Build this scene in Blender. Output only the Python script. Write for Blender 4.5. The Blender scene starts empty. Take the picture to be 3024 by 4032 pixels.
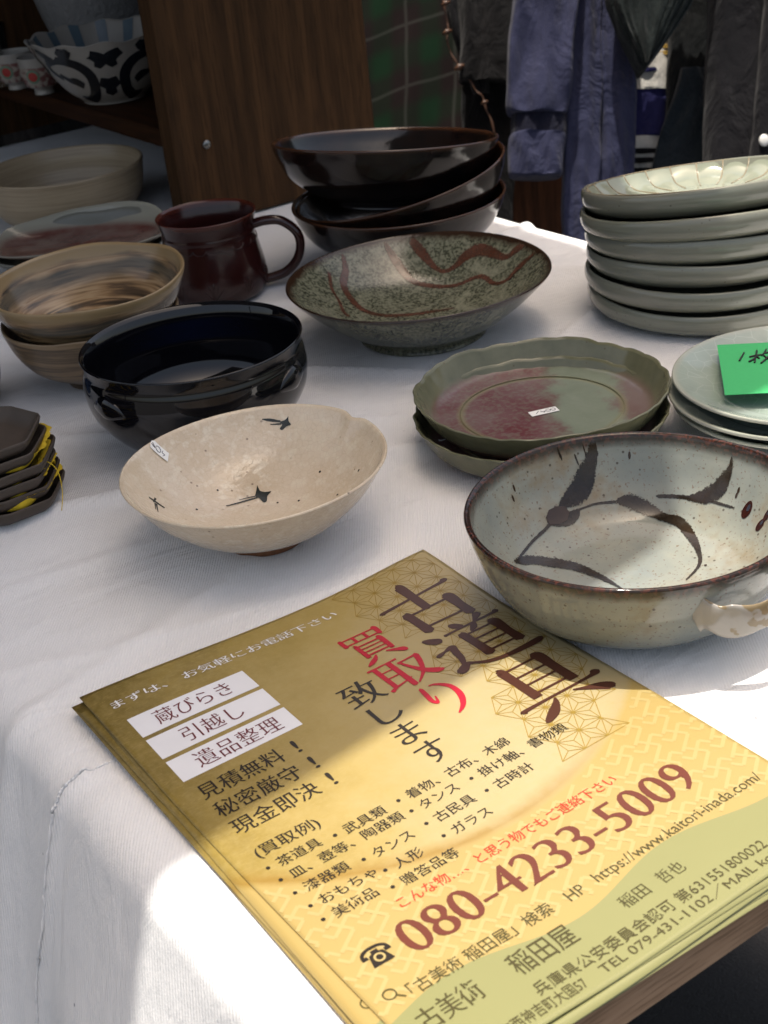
import bpy, bmesh, math, random
from mathutils import Vector, Matrix, noise
from mathutils.geometry import interpolate_bezier
random.seed(7)
PI = math.pi
scene = bpy.context.scene
col = scene.collection
ZT = 0.72                                    # height of the table top

# ------------------------------------------------------------------ camera
CR = Vector((0.8131, -0.57369, -0.09872)); CU = Vector((0.34141, 0.33261, 0.87909)); CB = Vector((-0.47149, -0.74849, 0.46631))
CP = Vector((-0.1809, -0.5838, 0.4008 + ZT))
cam_d = bpy.data.cameras.new('camera'); cam = bpy.data.objects.new('camera', cam_d); col.objects.link(cam)
cam.matrix_world = Matrix(((CR.x, CU.x, CB.x, CP.x), (CR.y, CU.y, CB.y, CP.y), (CR.z, CU.z, CB.z, CP.z), (0, 0, 0, 1)))
cam_d.sensor_fit = 'VERTICAL'; cam_d.sensor_height = 36; cam_d.lens = 50.235
cam_d.clip_start = 0.02; cam_d.clip_end = 300
cam_d.dof.use_dof = True; cam_d.dof.focus_distance = 0.78; cam_d.dof.aperture_fstop = 22
scene.camera = cam

# ------------------------------------------------------------------ sky, sun, exposure
SUN_EL, SUN_AZ = math.radians(84), math.radians(12)      # azimuth measured from +Y towards +X
w = bpy.data.worlds.new('World'); scene.world = w; w.use_nodes = True
wn = w.node_tree; bg = wn.nodes['Background']
sky = wn.nodes.new('ShaderNodeTexSky'); sky.sky_type = 'NISHITA'; sky.sun_disc = False
sky.air_density = 1.0; sky.dust_density = 6.0; sky.ozone_density = 0.0
sky.sun_elevation = SUN_EL; sky.sun_rotation = SUN_AZ
tint = wn.nodes.new('ShaderNodeMix'); tint.data_type = 'RGBA'; tint.blend_type = 'MULTIPLY'; tint.inputs[0].default_value = 1
tint.inputs[7].default_value = (1.06, 1.0, .90, 1)      # the camera's white balance for open shade
wn.links.new(sky.outputs[0], tint.inputs[6]); wn.links.new(tint.outputs[2], bg.inputs[0]); bg.inputs[1].default_value = 0.15
sd = bpy.data.lights.new('sun', 'SUN'); sd.energy = 3.5; sd.angle = math.radians(0.53); sd.color = (1.0, 0.95, 0.87)
sun = bpy.data.objects.new('sun', sd); col.objects.link(sun); sun.location = (0, 0, 6)
sdir = Vector((math.sin(SUN_AZ) * math.cos(SUN_EL), math.cos(SUN_AZ) * math.cos(SUN_EL), math.sin(SUN_EL)))
sun.rotation_euler = sdir.to_track_quat('Z', 'Y').to_euler()
scene.view_settings.view_transform = 'Standard'; scene.view_settings.look = 'None'
scene.view_settings.exposure = 0.78; scene.view_settings.gamma = 1
scene.render.engine = 'CYCLES'
scene.cycles.max_bounces = 8

# ------------------------------------------------------------------ helpers
def at(x, y, depth):
    """a point `depth` metres in front of the lens along the sight line of a spot measured on the photograph (1659 px wide)"""
    k = 3024 / 1659
    d = CR * ((x * k - 1512) / 5626.4) - CU * ((y * k - 2016) / 5626.4) - CB
    return CP + d * depth

def link(name, me, m=None, parent=None):
    o = bpy.data.objects.new(name, me); col.objects.link(o)
    if m is not None and not me.materials: me.materials.append(m)
    if parent is not None: o.parent = parent
    return o

def tag(o, label=None, cat=None, group=None, kind=None):
    if label: o['label'] = label
    if cat: o['category'] = cat
    if group: o['group'] = group
    if kind: o['kind'] = kind
    return o

def empty(name, loc=(0, 0, 0), rz=0, label=None, cat=None, group=None):
    o = bpy.data.objects.new(name, None); col.objects.link(o); o.empty_display_size = .02
    o.location = loc; o.rotation_euler = (0, 0, rz)
    return tag(o, label, cat, group)

def mesh(name, vs, fs, smooth=True):
    me = bpy.data.meshes.new(name); me.from_pydata(vs, [], fs); me.update()
    if smooth:
        for p in me.polygons: p.use_smooth = True
    return me

def from_bm(name, bm, smooth=True):
    bmesh.ops.recalc_face_normals(bm, faces=bm.faces)
    me = bpy.data.meshes.new(name); bm.to_mesh(me); bm.free()
    for p in me.polygons: p.use_smooth = smooth
    return me

def add_box(bm, x0, x1, y0, y1, z0, z1, bev=0):
    r = bmesh.ops.create_cube(bm, size=1)
    for v in r['verts']:
        v.co = Vector(((x0 + x1) / 2 + v.co.x * (x1 - x0), (y0 + y1) / 2 + v.co.y * (y1 - y0), (z0 + z1) / 2 + v.co.z * (z1 - z0)))
    if bev:
        es = list({e for v in r['verts'] for e in v.link_edges})
        bmesh.ops.bevel(bm, geom=es, offset=bev, segments=2, affect='EDGES', profile=.7)

def box_obj(name, x0, x1, y0, y1, z0, z1, m, parent=None, bev=.0015):
    bm = bmesh.new(); add_box(bm, x0, x1, y0, y1, z0, z1, bev)
    return link(name, from_bm(name, bm, False), m, parent)

def catmull(P, n=8):
    """smooth a polyline of tuples; a repeated point makes a corner"""
    out = []
    for i in range(len(P) - 1):
        p1, p2 = P[i], P[i + 1]
        if p1 == p2: continue
        p0 = P[i - 1] if i > 0 else p1
        p3 = P[i + 2] if i + 2 < len(P) else p2
        for k in range(n):
            t = k / n
            out.append(tuple(.5 * (2 * b + (c - a) * t + (2 * a - 5 * b + 4 * c - d) * t * t + (3 * b - a - 3 * c + d) * t ** 3)
                             for a, b, c, d in zip(p0, p1, p2, p3)))
    out.append(tuple(P[-1])); return out

def lathe(name, prof, n=120, wob=None, close_start=True):
    """revolve (r, z) points; wob(theta, r, z, i) -> (r, z) reshapes each ring"""
    vs, fs = [], []
    for i, (r, z) in enumerate(prof):
        for k in range(n):
            a = 2 * PI * k / n
            rr, zz = wob(a, r, z, i) if wob else (r, z)
            vs.append((rr * math.cos(a), rr * math.sin(a), zz))
    for i in range(len(prof) - 1):
        for k in range(n):
            k2 = (k + 1) % n
            fs.append((i * n + k, i * n + k2, (i + 1) * n + k2, (i + 1) * n + k))
    if close_start:
        vs.append((0, 0, prof[0][1])); c = len(vs) - 1
        fs += [(c, (k + 1) % n, k) for k in range(n)]
    zc = sum(v[2] for v in vs[(len(prof) - 1) * n:(len(prof)) * n]) / n
    vs.append((0, 0, zc)); c = len(vs) - 1; b = (len(prof) - 1) * n
    fs += [(c, b + k, b + (k + 1) % n) for k in range(n)]
    return mesh(name, vs, fs)

def tube(bm, pts, rad, n=10, cap=True):
    pts = [Vector(p) for p in pts]; rings = []
    up = Vector((0, 0, 1)); prev = None
    for i, p in enumerate(pts):
        t = (pts[min(i + 1, len(pts) - 1)] - pts[max(i - 1, 0)]).normalized()
        if prev is None:
            a = t.cross(up)
            if a.length < .1: a = t.cross(Vector((1, 0, 0)))
            a.normalize()
        else:
            a = (prev - t * prev.dot(t)).normalized()
        prev = a; b = t.cross(a)
        r = rad[i] if isinstance(rad, (list, tuple)) else rad
        ra, rb = r if isinstance(r, tuple) else (r, r)
        rings.append([bm.verts.new(p + a * (ra * math.cos(2 * PI * k / n)) + b * (rb * math.sin(2 * PI * k / n))) for k in range(n)])
    for i in range(len(rings) - 1):
        for k in range(n):
            bm.faces.new((rings[i][k], rings[i][(k + 1) % n], rings[i + 1][(k + 1) % n], rings[i + 1][k]))
    if cap:
        bm.faces.new(rings[0][::-1]); bm.faces.new(rings[-1])

# ------------------------------------------------------------------ materials
class MT:
    def __init__(s, name):
        s.m = bpy.data.materials.new(name); s.m.use_nodes = True
        s.t = s.m.node_tree; s.b = s.t.nodes['Principled BSDF']; s.out = s.t.nodes['Material Output']
        s.tc = s.t.nodes.new('ShaderNodeTexCoord').outputs['Object']
    def n(s, typ, **kw):
        x = s.t.nodes.new('ShaderNode' + typ)
        for k, v in kw.items(): setattr(x, k, v)
        return x
    def l(s, a, b): s.t.links.new(a, b)
    def put(s, sock, v):
        if isinstance(v, bpy.types.NodeSocket): s.l(v, sock)
        elif isinstance(v, (tuple, list)) and len(v) == 3 and len(sock.default_value) == 4: sock.default_value = (*v, 1)
        else: sock.default_value = v
    def map(s, scale=(1, 1, 1), rot=(0, 0, 0), vec=None, loc=(0, 0, 0)):
        x = s.n('Mapping'); s.put(x.inputs[0], vec or s.tc); x.inputs[1].default_value = loc
        x.inputs[2].default_value = rot; x.inputs[3].default_value = scale; return x.outputs[0]
    def noise(s, scale, detail=3, rough=.5, vec=None, dist=0):
        x = s.n('TexNoise'); s.put(x.inputs['Vector'], vec or s.tc); x.inputs['Scale'].default_value = scale
        x.inputs['Detail'].default_value = detail; x.inputs['Roughness'].default_value = rough
        x.inputs['Distortion'].default_value = dist; return x.outputs['Fac']
    def noisec(s, scale, detail=3, vec=None):
        x = s.n('TexNoise'); s.put(x.inputs['Vector'], vec or s.tc); x.inputs['Scale'].default_value = scale
        x.inputs['Detail'].default_value = detail; return x.outputs['Color']
    def vor(s, scale, vec=None, feature='F1'):
        x = s.n('TexVoronoi', feature=feature); s.put(x.inputs['Vector'], vec or s.tc); x.inputs['Scale'].default_value = scale
        return x.outputs['Distance']
    def wave(s, scale, dist=0, vec=None, detail=2, dscale=1, prof='SIN'):
        x = s.n('TexWave', wave_profile=prof); s.put(x.inputs['Vector'], vec or s.tc); x.inputs['Scale'].default_value = scale
        x.inputs['Distortion'].default_value = dist; x.inputs['Detail'].default_value = detail
        x.inputs['Detail Scale'].default_value = dscale; return x.outputs['Fac']
    def ramp(s, f, *st):
        x = s.n('ValToRGB'); s.put(x.inputs[0], f); e = x.color_ramp.elements
        while len(e) < len(st): e.new(.5)
        for i, (p, c) in enumerate(st):
            e[i].position = p; e[i].color = (*c, 1) if isinstance(c, tuple) else (c, c, c, 1)
        return x.outputs[0]
    def mix(s, f, a, b, mode='MIX'):
        x = s.n('Mix', data_type='RGBA', blend_type=mode); s.put(x.inputs[0], f)
        s.put(x.inputs[6], a); s.put(x.inputs[7], b); return x.outputs[2]
    def math(s, op, a, b=0, c=0, clamp=False):
        x = s.n('Math', operation=op, use_clamp=clamp); s.put(x.inputs[0], a); s.put(x.inputs[1], b); s.put(x.inputs[2], c); return x.outputs[0]
    def xyz(s, vec=None):
        x = s.n('SeparateXYZ'); s.put(x.inputs[0], vec or s.tc); return x.outputs
    def comb(s, x, y, z=0):
        q = s.n('CombineXYZ'); s.put(q.inputs[0], x); s.put(q.inputs[1], y); s.put(q.inputs[2], z); return q.outputs[0]
    def attr(s, name):
        x = s.n('Attribute', attribute_name=name); return x.outputs
    def bump(s, h, strength=.3, dist=.001):
        x = s.n('Bump'); x.inputs['Strength'].default_value = strength; x.inputs['Distance'].default_value = dist
        s.put(x.inputs['Height'], h); s.l(x.outputs[0], s.b.inputs['Normal']); return s
    def fin(s, base, rough=.5, spec=.5, coat=0, metal=0):
        s.put(s.b.inputs['Base Color'], base); s.put(s.b.inputs['Roughness'], rough)
        s.b.inputs['Specular IOR Level'].default_value = spec; s.b.inputs['Metallic'].default_value = metal
        if coat: s.b.inputs['Coat Weight'].default_value = coat; s.b.inputs['Coat Roughness'].default_value = .06
        return s.m

def plain(name, c, rough=.5, spec=.5, var=.12, scale=60, **kw):
    t = MT(name); f = t.noise(scale, 4)
    return t.fin(t.mix(f, tuple(x * (1 - var) for x in c), tuple(min(1, x * (1 + var)) for x in c)), rough, spec, **kw)

M = {}
# cotton twill of the table cloth
t = MT('cotton_twill')
big = t.noise(7, 3); tw = t.wave(210, 1.2, t.map(rot=(0, 0, .62)), 2, 3); th = t.noise(900, 2)
specks = t.ramp(t.vor(34), (0, 1.0), (.022, 1.0), (.035, 0.0))
gate = t.ramp(t.noise(9, 2), (.5, 0.0), (.56, 1.0))
c = t.mix(big, (.68, .677, .675), (.755, .75, .745))
c = t.mix(t.math('MULTIPLY', tw, .10), c, (.45, .45, .46))
c = t.mix(t.math('MULTIPLY', t.math('MULTIPLY', specks, gate), .75), c, (.08, .08, .10))
stain = t.ramp(t.noise(3.1, 4, .6), (.58, 0.0), (.75, 1.0))
c = t.mix(t.math('MULTIPLY', stain, .22), c, (.72, .62, .5))
h = t.math('ADD', t.math('MULTIPLY', tw, .5), t.math('ADD', t.math('MULTIPLY', th, .5), t.math('ADD', t.math('MULTIPLY', t.noise(30, 3), 5), t.math('MULTIPLY', t.noise(9, 4, .6, t.map((1, 3, 1), rot=(0, 0, .5)), 1.5), 9))))
t.bump(h, .45, .0008); M['cloth'] = t.fin(c, .9, .2)
t.b.inputs['Sheen Weight'].default_value = .1

def wood(name, c0, c1, axis, rough=.45, fine=1.0):
    t = MT(name); sc = [26 * fine, 26 * fine, 26 * fine]; sc[axis] = 1.6 * fine
    v = t.map(tuple(sc)); g = t.noise(3.2, 5, .62, v, .6); g2 = t.noise(14, 3, .6, v)
    rings = t.wave(1.1, 7, t.map(tuple(x * .45 for x in sc)), 3, 1.2)
    f = t.math('ADD', t.math('MULTIPLY', g, .85), t.math('MULTIPLY', rings, .15))
    c = t.mix(t.ramp(f, (.3, 0.0), (.72, 1.0)), c0, c1)
    c = t.mix(t.math('MULTIPLY', t.ramp(g2, (.5, 0.0), (.62, 1.0)), .45), c, tuple(x * .45 for x in c0))
    t.bump(t.math('ADD', f, g2), .25, .0008)
    return t.fin(c, rough, .12)
M['shelfwood'] = wood('dark_stained_wood', (.036, .018, .0075), (.078, .037, .0145), 2, .7)
M['plankwood'] = wood('brown_stained_plank', (.020, .0075, .0025), (.055, .020, .007), 1, .6)
M['tablewood'] = wood('pine_table_wood', (.22, .13, .075), (.42, .28, .18), 0, .6, 1.6)
M['darkwood'] = wood('dark_crate_wood', (.03, .012, .006), (.09, .035, .016), 2, .6)
M['steel'] = plain('galvanised_bolt', (.22, .22, .21), .35, .5, metal=1)

def glaze(name, base_fn, rough=.12, spec=.5, bump=.12, bscale=90, bdist=.0008, coat=0):
    t = MT(name); c = base_fn(t)
    t.bump(t.noise(bscale, 3), bump, bdist)
    return t.fin(c, rough, spec, coat)

def speckle(t, c, scale, thr, dark, amt=.8):
    f = t.ramp(t.vor(scale), (0, 1.0), (thr, .9), (thr * 1.6, 0.0))
    g = t.ramp(t.noise(scale * .13, 2), (.42, 0.0), (.55, 1.0))
    return t.mix(t.math('MULTIPLY', t.math('MULTIPLY', f, g), amt), c, dark)

# cream crackle bowl
def f(t):
    c = t.mix(t.ramp(t.noise(22, 4, .6), (.35, 0.0), (.68, 1.0)), (.64, .54, .41), (.57, .46, .325))
    c = t.mix(t.ramp(t.noise(150, 3, .6), (.5, 0.0), (.66, 1.0)), c, (.66, .575, .44))
    c = t.mix(t.math('MULTIPLY', t.ramp(t.vor(260, feature='DISTANCE_TO_EDGE'), (0, 1.0), (.06, 0.0)), .25), c, (.40, .30, .2))
    return speckle(t, c, 120, .07, (.12, .07, .05), .7)
M['cream'] = glaze('cream_crackle_glaze', f, .1, .6, .35, 330, .0010)
M['rawclay'] = plain('bare_red_clay', (.22, .095, .045), .75, .3, .3, 220)
M['ink'] = plain('dark_green_ink', (.012, .016, .014), .25, .5)
# black bowl
t = MT('black_gloss_glaze'); z = t.xyz()
inner = t.ramp(z[2], (.0, 1.0), (.034, 0.0))
rad = t.math('SQRT', t.math('ADD', t.math('MULTIPLY', z[0], z[0]), t.math('MULTIPLY', z[1], z[1])))
blue = t.math('MULTIPLY', inner, t.ramp(rad, (.0, 1.0), (.056, .0)))
M['black'] = t.fin(t.mix(blue, (.0035, .0035, .005), (.012, .045, .26)), .035, .5)
# speckled grey green bowl
def f(t):
    v = t.map((1, 1, .7))
    c = t.mix(t.ramp(t.noise(420, 3, .7, v), (.42, 0.0), (.58, 1.0)), (.036, .039, .024), (.165, .165, .112))
    c = t.mix(t.math('MULTIPLY', t.ramp(t.noise(45, 4, .6, v, 1.2), (.5, 0.0), (.66, 1.0)), .6), c, (.24, .235, .165))
    z = t.xyz()
    rim = t.ramp(t.math('ADD', z[2], t.math('MULTIPLY', t.math('SUBTRACT', t.noise(70, 3), .5), .006)), (.0435, 0.0), (.0462, 1.0))
    return t.mix(rim, c, (.03, .015, .008))
M['speck'] = glaze('speckled_ash_glaze', f, .14, .55, .25, 380, .0006)
M['rust'] = plain('rust_brown_slip', (.12, .036, .018), .16, .5, .3, 120)
# handled bowl
def f(t):
    c = t.mix(t.ramp(t.noise(26, 4, .6), (.35, 0.0), (.7, 1.0)), (.19, .21, .195), (.26, .265, .22))
    c = t.mix(t.math('MULTIPLY', t.ramp(t.noise(14, 5, .7), (.56, 0.0), (.68, 1.0)), .7), c, (.19, .14, .08))
    c = t.mix(t.ramp(t.noise(600, 2), (.62, 0.0), (.7, 1.0)), c, (.16, .13, .10))
    c = speckle(t, c, 150, .085, (.05, .038, .03), .85)
    z = t.xyz()
    rim = t.ramp(t.math('ADD', z[2], t.math('MULTIPLY', t.math('SUBTRACT', t.noise(110, 3), .5), .003)), (.0496, 0.0), (.0512, 1.0))
    rc = t.mix(t.ramp(t.noise(420, 2), (.5, 0.0), (.6, 1.0)), (.018, .011, .009), (.065, .021, .014))
    return t.mix(rim, c, rc)
M['handled'] = glaze('grey_green_stoneware_glaze', f, .12, .32, .22, 120, .0007)
def soft(name, c, c2, rough=.12):
    """brush paint that thins out into grains at the edge of its stroke (attribute 'edge' is 0 there)"""
    t = MT(name); e = t.attr('edge')[2]
    n_ = t.noise(900, 2, .6); n2 = t.noise(60, 3)
    a = t.ramp(t.math('ADD', e, t.math('MULTIPLY', t.math('SUBTRACT', n_, .5), .9)), (.10, 0.0), (.22, 1.0))
    t.l(t.math('MULTIPLY', a, t.ramp(t.noise(130, 3, .6), (.25, .72), (.6, 1.0))), t.b.inputs['Alpha'])
    return t.fin(t.mix(t.ramp(n2, (.35, 0.0), (.65, 1.0)), c, c2), rough, .5)
M['brush'] = soft('brown_iron_brushwork', (.012, .008, .0045), (.026, .016, .009))
M['softrust'] = soft('soft_rust_slip', (.072, .029, .017), (.10, .045, .03))
M['brushsolid'] = plain('solid_iron_brown', (.035, .020, .012), .12, .5, .3, 200)
t = MT('handle_glaze'); M['handleclay'] = t.bump(t.noise(160, 3), .3, .0008).fin(t.mix(t.ramp(t.noise(70, 3, .5), (.53, 0.0), (.55, 1.0)), (.30, .28, .245), (.20, .15, .08)), .15, .55)
M['berry'] = plain('red_berry_glaze', (.030, .009, .007), .15, .5, .5, 500)
M['berrycore'] = plain('blue_grey_berry_core', (.03, .033, .045), .15, .5, .3, 500)
# scalloped plates
def f(t):
    z = t.xyz(); v = t.map((1, 1, 1))
    c = t.mix(t.ramp(t.noise(30, 4, .6), (.35, 0.0), (.7, 1.0)), (.105, .107, .062), (.165, .162, .10))
    c = speckle(t, c, 120, .06, (.07, .035, .015), .6)
    rad = t.math('SQRT', t.math('ADD', t.math('MULTIPLY', z[0], z[0]), t.math('MULTIPLY', z[1], z[1])))
    # local axes: along the camera's right
    s_ = t.math('ADD', t.math('MULTIPLY', z[0], .8), t.math('MULTIPLY', z[1], -.6))
    nn = t.math('MULTIPLY', t.math('SUBTRACT', t.noise(38, 4, .65), .5), .05)
    left = t.ramp(t.math('ADD', t.math('ADD', s_, nn), .05), (.050, 1.0), (.064, 0.0))
    right = t.ramp(t.math('ADD', s_, nn), (.047, 0.0), (.056, 1.0))
    grain = t.ramp(t.noise(330, 2), (.36, 0.0), (.56, 1.0))
    red = t.math('MULTIPLY', t.math('ADD', t.math('MULTIPLY', left, t.math('ADD', t.math('MULTIPLY', grain, .28), .72)), t.math('MULTIPLY', right, .8), clamp=True), t.ramp(z[2], (.0075, 1.0), (.011, 0.0)))
    inside = t.math('MULTIPLY', t.ramp(rad, (.066, 1.0), (.071, 0.0)), t.ramp(z[2], (.0065, 1.0), (.013, 0.0)))
    pale = t.mix(t.noise(60, 4), (.14, .175, .125), (.21, .245, .19))
    c = t.mix(t.math('MULTIPLY', inside, .85), c, pale)
    redc = t.mix(t.ramp(t.noise(24, 3), (.38, 0.0), (.62, 1.0)), (.105, .012, .022), (.145, .075, .078))
    c = t.mix(t.math('MULTIPLY', t.math('MULTIPLY', red, .92), t.ramp(rad, (.069, 1.0), (.073, 0.0))), c, redc)
    ring = t.ramp(t.math('ABSOLUTE', t.math('SUBTRACT', rad, .0525)), (.0012, 1.0), (.0022, 0.0))
    c = t.mix(t.math('MULTIPLY', t.math('MULTIPLY', ring, inside), .8), c, (.20, .19, .10))
    return c
M['scallop'] = glaze('olive_and_red_glaze', f, .2, .5, .3, 110, .001)
# celadon / grey-green plates
def f(t):
    c = t.mix(t.ramp(t.noise(20, 4, .6), (.35, 0.0), (.7, 1.0)), (.22, .275, .24), (.29, .34, .295))
    c = t.mix(t.math('MULTIPLY', t.ramp(t.vor(90, feature='DISTANCE_TO_EDGE'), (0, 1.0), (.03, 0.0)), .3), c, (.5, .55, .5))
    z = t.xyz(); rad = t.math('SQRT', t.math('ADD', t.math('MULTIPLY', z[0], z[0]), t.math('MULTIPLY', z[1], z[1])))
    return t.mix(t.ramp(rad, (.0765, 0.0), (.0785, 1.0)), c, (.36, .36, .30))
M['celadon'] = glaze('pale_celadon_glaze', f, .1, .5, .12, 60, .0008)
def f(t):
    band = t.noise(3, 3, .6, t.map((6, 6, 160)))
    c = t.mix(t.ramp(band, (.35, 0.0), (.65, 1.0)), (.15, .158, .122), (.205, .212, .168))
    c = t.mix(t.ramp(t.noise(9, 3), (.4, 0.0), (.65, 1.0)), c, (.195, .192, .152))
    return speckle(t, c, 150, .075, (.05, .045, .03), .7)
M['sage'] = glaze('sage_grey_glaze', f, .13, .5, .25, 45, .001)
M['petal'] = glaze('pale_petal_glaze', lambda t: t.mix(t.noise(60, 3), (.20, .225, .175), (.27, .285, .215)), .08, .55, .1)
M['petalrib'] = plain('tan_petal_line', (.23, .185, .115), .2, .5, .2)
# tenmoku bowls
def f(t):
    z = t.xyz()
    fl = t.noise(18, 4, .6, t.map((1, 1, .6)), .8)
    c = t.mix(t.ramp(fl, (.44, 0.0), (.6, 1.0)), (.003, .0028, .0032), (.010, .0055, .0045))
    zz = t.math('ADD', z[2], t.math('MULTIPLY', t.math('SUBTRACT', t.noise(30, 2), .5), .004))
    rim = t.ramp(zz, (.0515, 0.0), (.0535, 1.0))
    c = t.mix(rim, c, (.055, .022, .010))
    low = t.ramp(zz, (.012, 1.0), (.026, 0.0))
    return t.mix(t.math('MULTIPLY', low, .6), c, (.035, .030, .030))
M['tenmoku'] = glaze('dark_iron_glaze', f, .14, .55, .35, 60, .001)
def f(t):
    z = t.xyz()
    c = t.mix(t.noise(40, 3), (.018, .004, .004), (.032, .008, .007))
    return t.mix(t.ramp(z[2], (.067, 0.0), (.0705, 1.0)), c, (.07, .016, .009))
M['maroon'] = glaze('maroon_brown_glaze', f, .18, .5, .3, 50, .001)
def f(t):
    band = t.noise(3, 3, .6, t.map((4, 4, 150)))
    return t.mix(t.ramp(band, (.35, 0.0), (.65, 1.0)), (.27, .205, .13), (.37, .29, .19))
M['beige'] = glaze('beige_stoneware', f, .35, .4, .3, 60, .001)
# marbled (neriage) bowls
def f(t):
    z = t.xyz()
    v = t.map((1, 1, 1.6))
    rd_ = t.math('SQRT', t.math('ADD', t.math('MULTIPLY', z[0], z[0]), t.math('MULTIPLY', z[1], z[1])))
    s_ = t.noise(1, 4, .55, t.comb(t.math('MULTIPLY', z[0], 12), t.math('MULTIPLY', z[1], 12), t.math('MULTIPLY', t.math('ADD', rd_, z[2]), 95)), .4)
    c = t.ramp(s_, (.34, (.035, .027, .018)), (.42, (.11, .07, .04)), (.48, (.27, .165, .08)), (.55, (.40, .275, .15)), (.61, (.28, .17, .08)), (.67, (.055, .045, .03)), (.76, (.24, .155, .08)))
    zz = t.math('ADD', z[2], t.math('MULTIPLY', t.math('SUBTRACT', t.noise(24, 2), .5), .014))
    dark = t.math('MULTIPLY', t.ramp(zz, (.028, 0.0), (.033, 1.0)), t.ramp(zz, (.0405, 1.0), (.0425, 0.0)))
    return t.mix(t.ramp(zz, (.043, 0.0), (.0445, 1.0)), t.mix(t.math('MULTIPLY', dark, .8), c, (.055, .05, .035)), (.29, .20, .10))
M['neriage'] = glaze('marbled_clay_glaze', f, .25, .5, .3, 70, .001)
def f(t):
    band = t.noise(5, 4, .6, t.map((2, 2, 60)), .8)
    return t.ramp(band, (.32, (.05, .036, .024)), (.46, (.13, .088, .052)), (.58, (.25, .17, .095)), (.74, (.18, .12, .068)))
M['neriage_low'] = glaze('striped_clay_glaze', f, .3, .5, .3, 70, .001)
def f(t):
    z = t.xyz()
    c = t.mix(t.ramp(t.noise(26, 4, .65), (.38, 0.0), (.62, 1.0)), (.10, .036, .028), (.15, .095, .078))
    return t.mix(t.ramp(z[2], (.0085, 0.0), (.0125, 1.0)), c, (.24, .235, .19))
M['redplate'] = glaze('dusky_red_glaze', f, .18, .5, .3, 60, .001)
M['greyplate'] = plain('grey_plate_glaze', (.12, .12, .10), .3, .5, .2)
M['umber'] = plain('dark_umber_clay', (.062, .047, .036), .55, .4, .2, 90)
M['yellow'] = plain('yellow_tissue', (.62, .44, .03), .8, .2, .2, 200)
M['bluewhite'] = plain('blue_glaze', (.03, .06, .13), .2, .5, .4, 80)
M['white'] = plain('white_porcelain', (.62, .60, .57), .2, .5, .06)
M['indigo'] = plain('indigo_black_brushwork', (.010, .012, .016), .2, .5, .4, 200)
def f(t):
    return t.mix(t.noise(30, 3), (.24, .22, .195), (.30, .28, .25))
M['porcelain'] = glaze('warm_white_porcelain', f, .2, .5, .2, 60)
M['palestripe'] = plain('pale_blue_stripe', (.085, .12, .145), .2, .5, .3)
M['greybowl'] = glaze('grey_textured_glaze', lambda t: t.mix(t.noise(50, 3), (.13, .13, .13), (.19, .19, .19)), .4, .4, .9, 180, .002)
M['cupred'] = plain('cup_red_enamel', (.30, .02, .014), .25, .5)
M['cupgreen'] = plain('cup_green_enamel', (.10, .17, .11), .25, .5)
M['cuppattern'] = MT('red_figured_enamel').fin((.4, .3, .25), .25)
t = MT('fine_red_net_enamel'); f_ = t.ramp(t.noise(160, 3), (.45, 0.0), (.55, 1.0)); M['cuppattern'] = t.fin(t.mix(f_, (.28, .24, .2), (.14, .06, .055)), .25)
t = MT('clear_glass'); t.b.inputs['Transmission Weight'].default_value = 1; M['glass'] = t.fin((.9, .92, .9), .05)
M['label'] = plain('white_paper_label', (.80, .79, .76), .6, .3, .04)
M['penink'] = plain('pen_ink', (.03, .03, .05), .6)
M['card'] = plain('green_card', (.045, .40, .13), .6, .3, .06, 400)
M['marker'] = plain('black_marker', (.01, .012, .01), .5)
M['tarp'] = plain('grey_tarpaulin', (.30, .30, .30), .7, .3)
t = MT('dark_asphalt'); M['asphalt'] = t.bump(t.noise(300, 4), .5, .004).fin(t.mix(t.noise(120, 5, .7), (.030, .030, .031), (.062, .06, .058)), .9)

def fabric(name, c, var=.35, scale=500, rough=.95, fold=8):
    t = MT(name); f = t.noise(scale, 3, .6); g = t.noise(fold, 3)
    cc = t.mix(f, tuple(x * (1 - var) for x in c), tuple(x * (1 + var) for x in c))
    cc = t.mix(t.math('MULTIPLY', t.ramp(g, (.4, 0.0), (.7, 1.0)), .25), cc, tuple(x * .6 for x in c))
    t.bump(t.math('ADD', t.math('MULTIPLY', f, .6), t.math('ADD', t.math('MULTIPLY', t.noise(30, 3), 2), t.math('MULTIPLY', t.noise(11, 4, .55, t.map((1.2, 1.2, .5), rot=(.3, .2, .4)), 1.6), 9))), .75, .0022)
    m = t.fin(cc, rough, .15); t.b.inputs['Sheen Weight'].default_value = .06; return m
M['navy'] = fabric('faded_navy_jersey', (.0215, .024, .052))
M['navydark'] = fabric('navy_ribbing', (.0075, .0082, .0175))
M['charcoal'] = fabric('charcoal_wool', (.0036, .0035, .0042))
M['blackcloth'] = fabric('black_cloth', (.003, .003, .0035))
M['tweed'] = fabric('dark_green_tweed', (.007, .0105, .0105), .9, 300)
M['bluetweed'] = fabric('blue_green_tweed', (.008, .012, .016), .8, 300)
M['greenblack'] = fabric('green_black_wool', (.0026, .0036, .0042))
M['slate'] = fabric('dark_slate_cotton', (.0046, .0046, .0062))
M['maroonboard'] = plain('dark_maroon_board', (.030, .004, .004), .7)
M['knitwhite'] = fabric('white_knit', (.42, .40, .36), .15)
M['knitnavy'] = fabric('deep_blue_knit', (.014, .014, .06))
M['orange'] = plain('rust_lace_edge', (.055, .022, .009), .5)
M['button'] = plain('pearl_button', (.55, .55, .52), .25)
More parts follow.
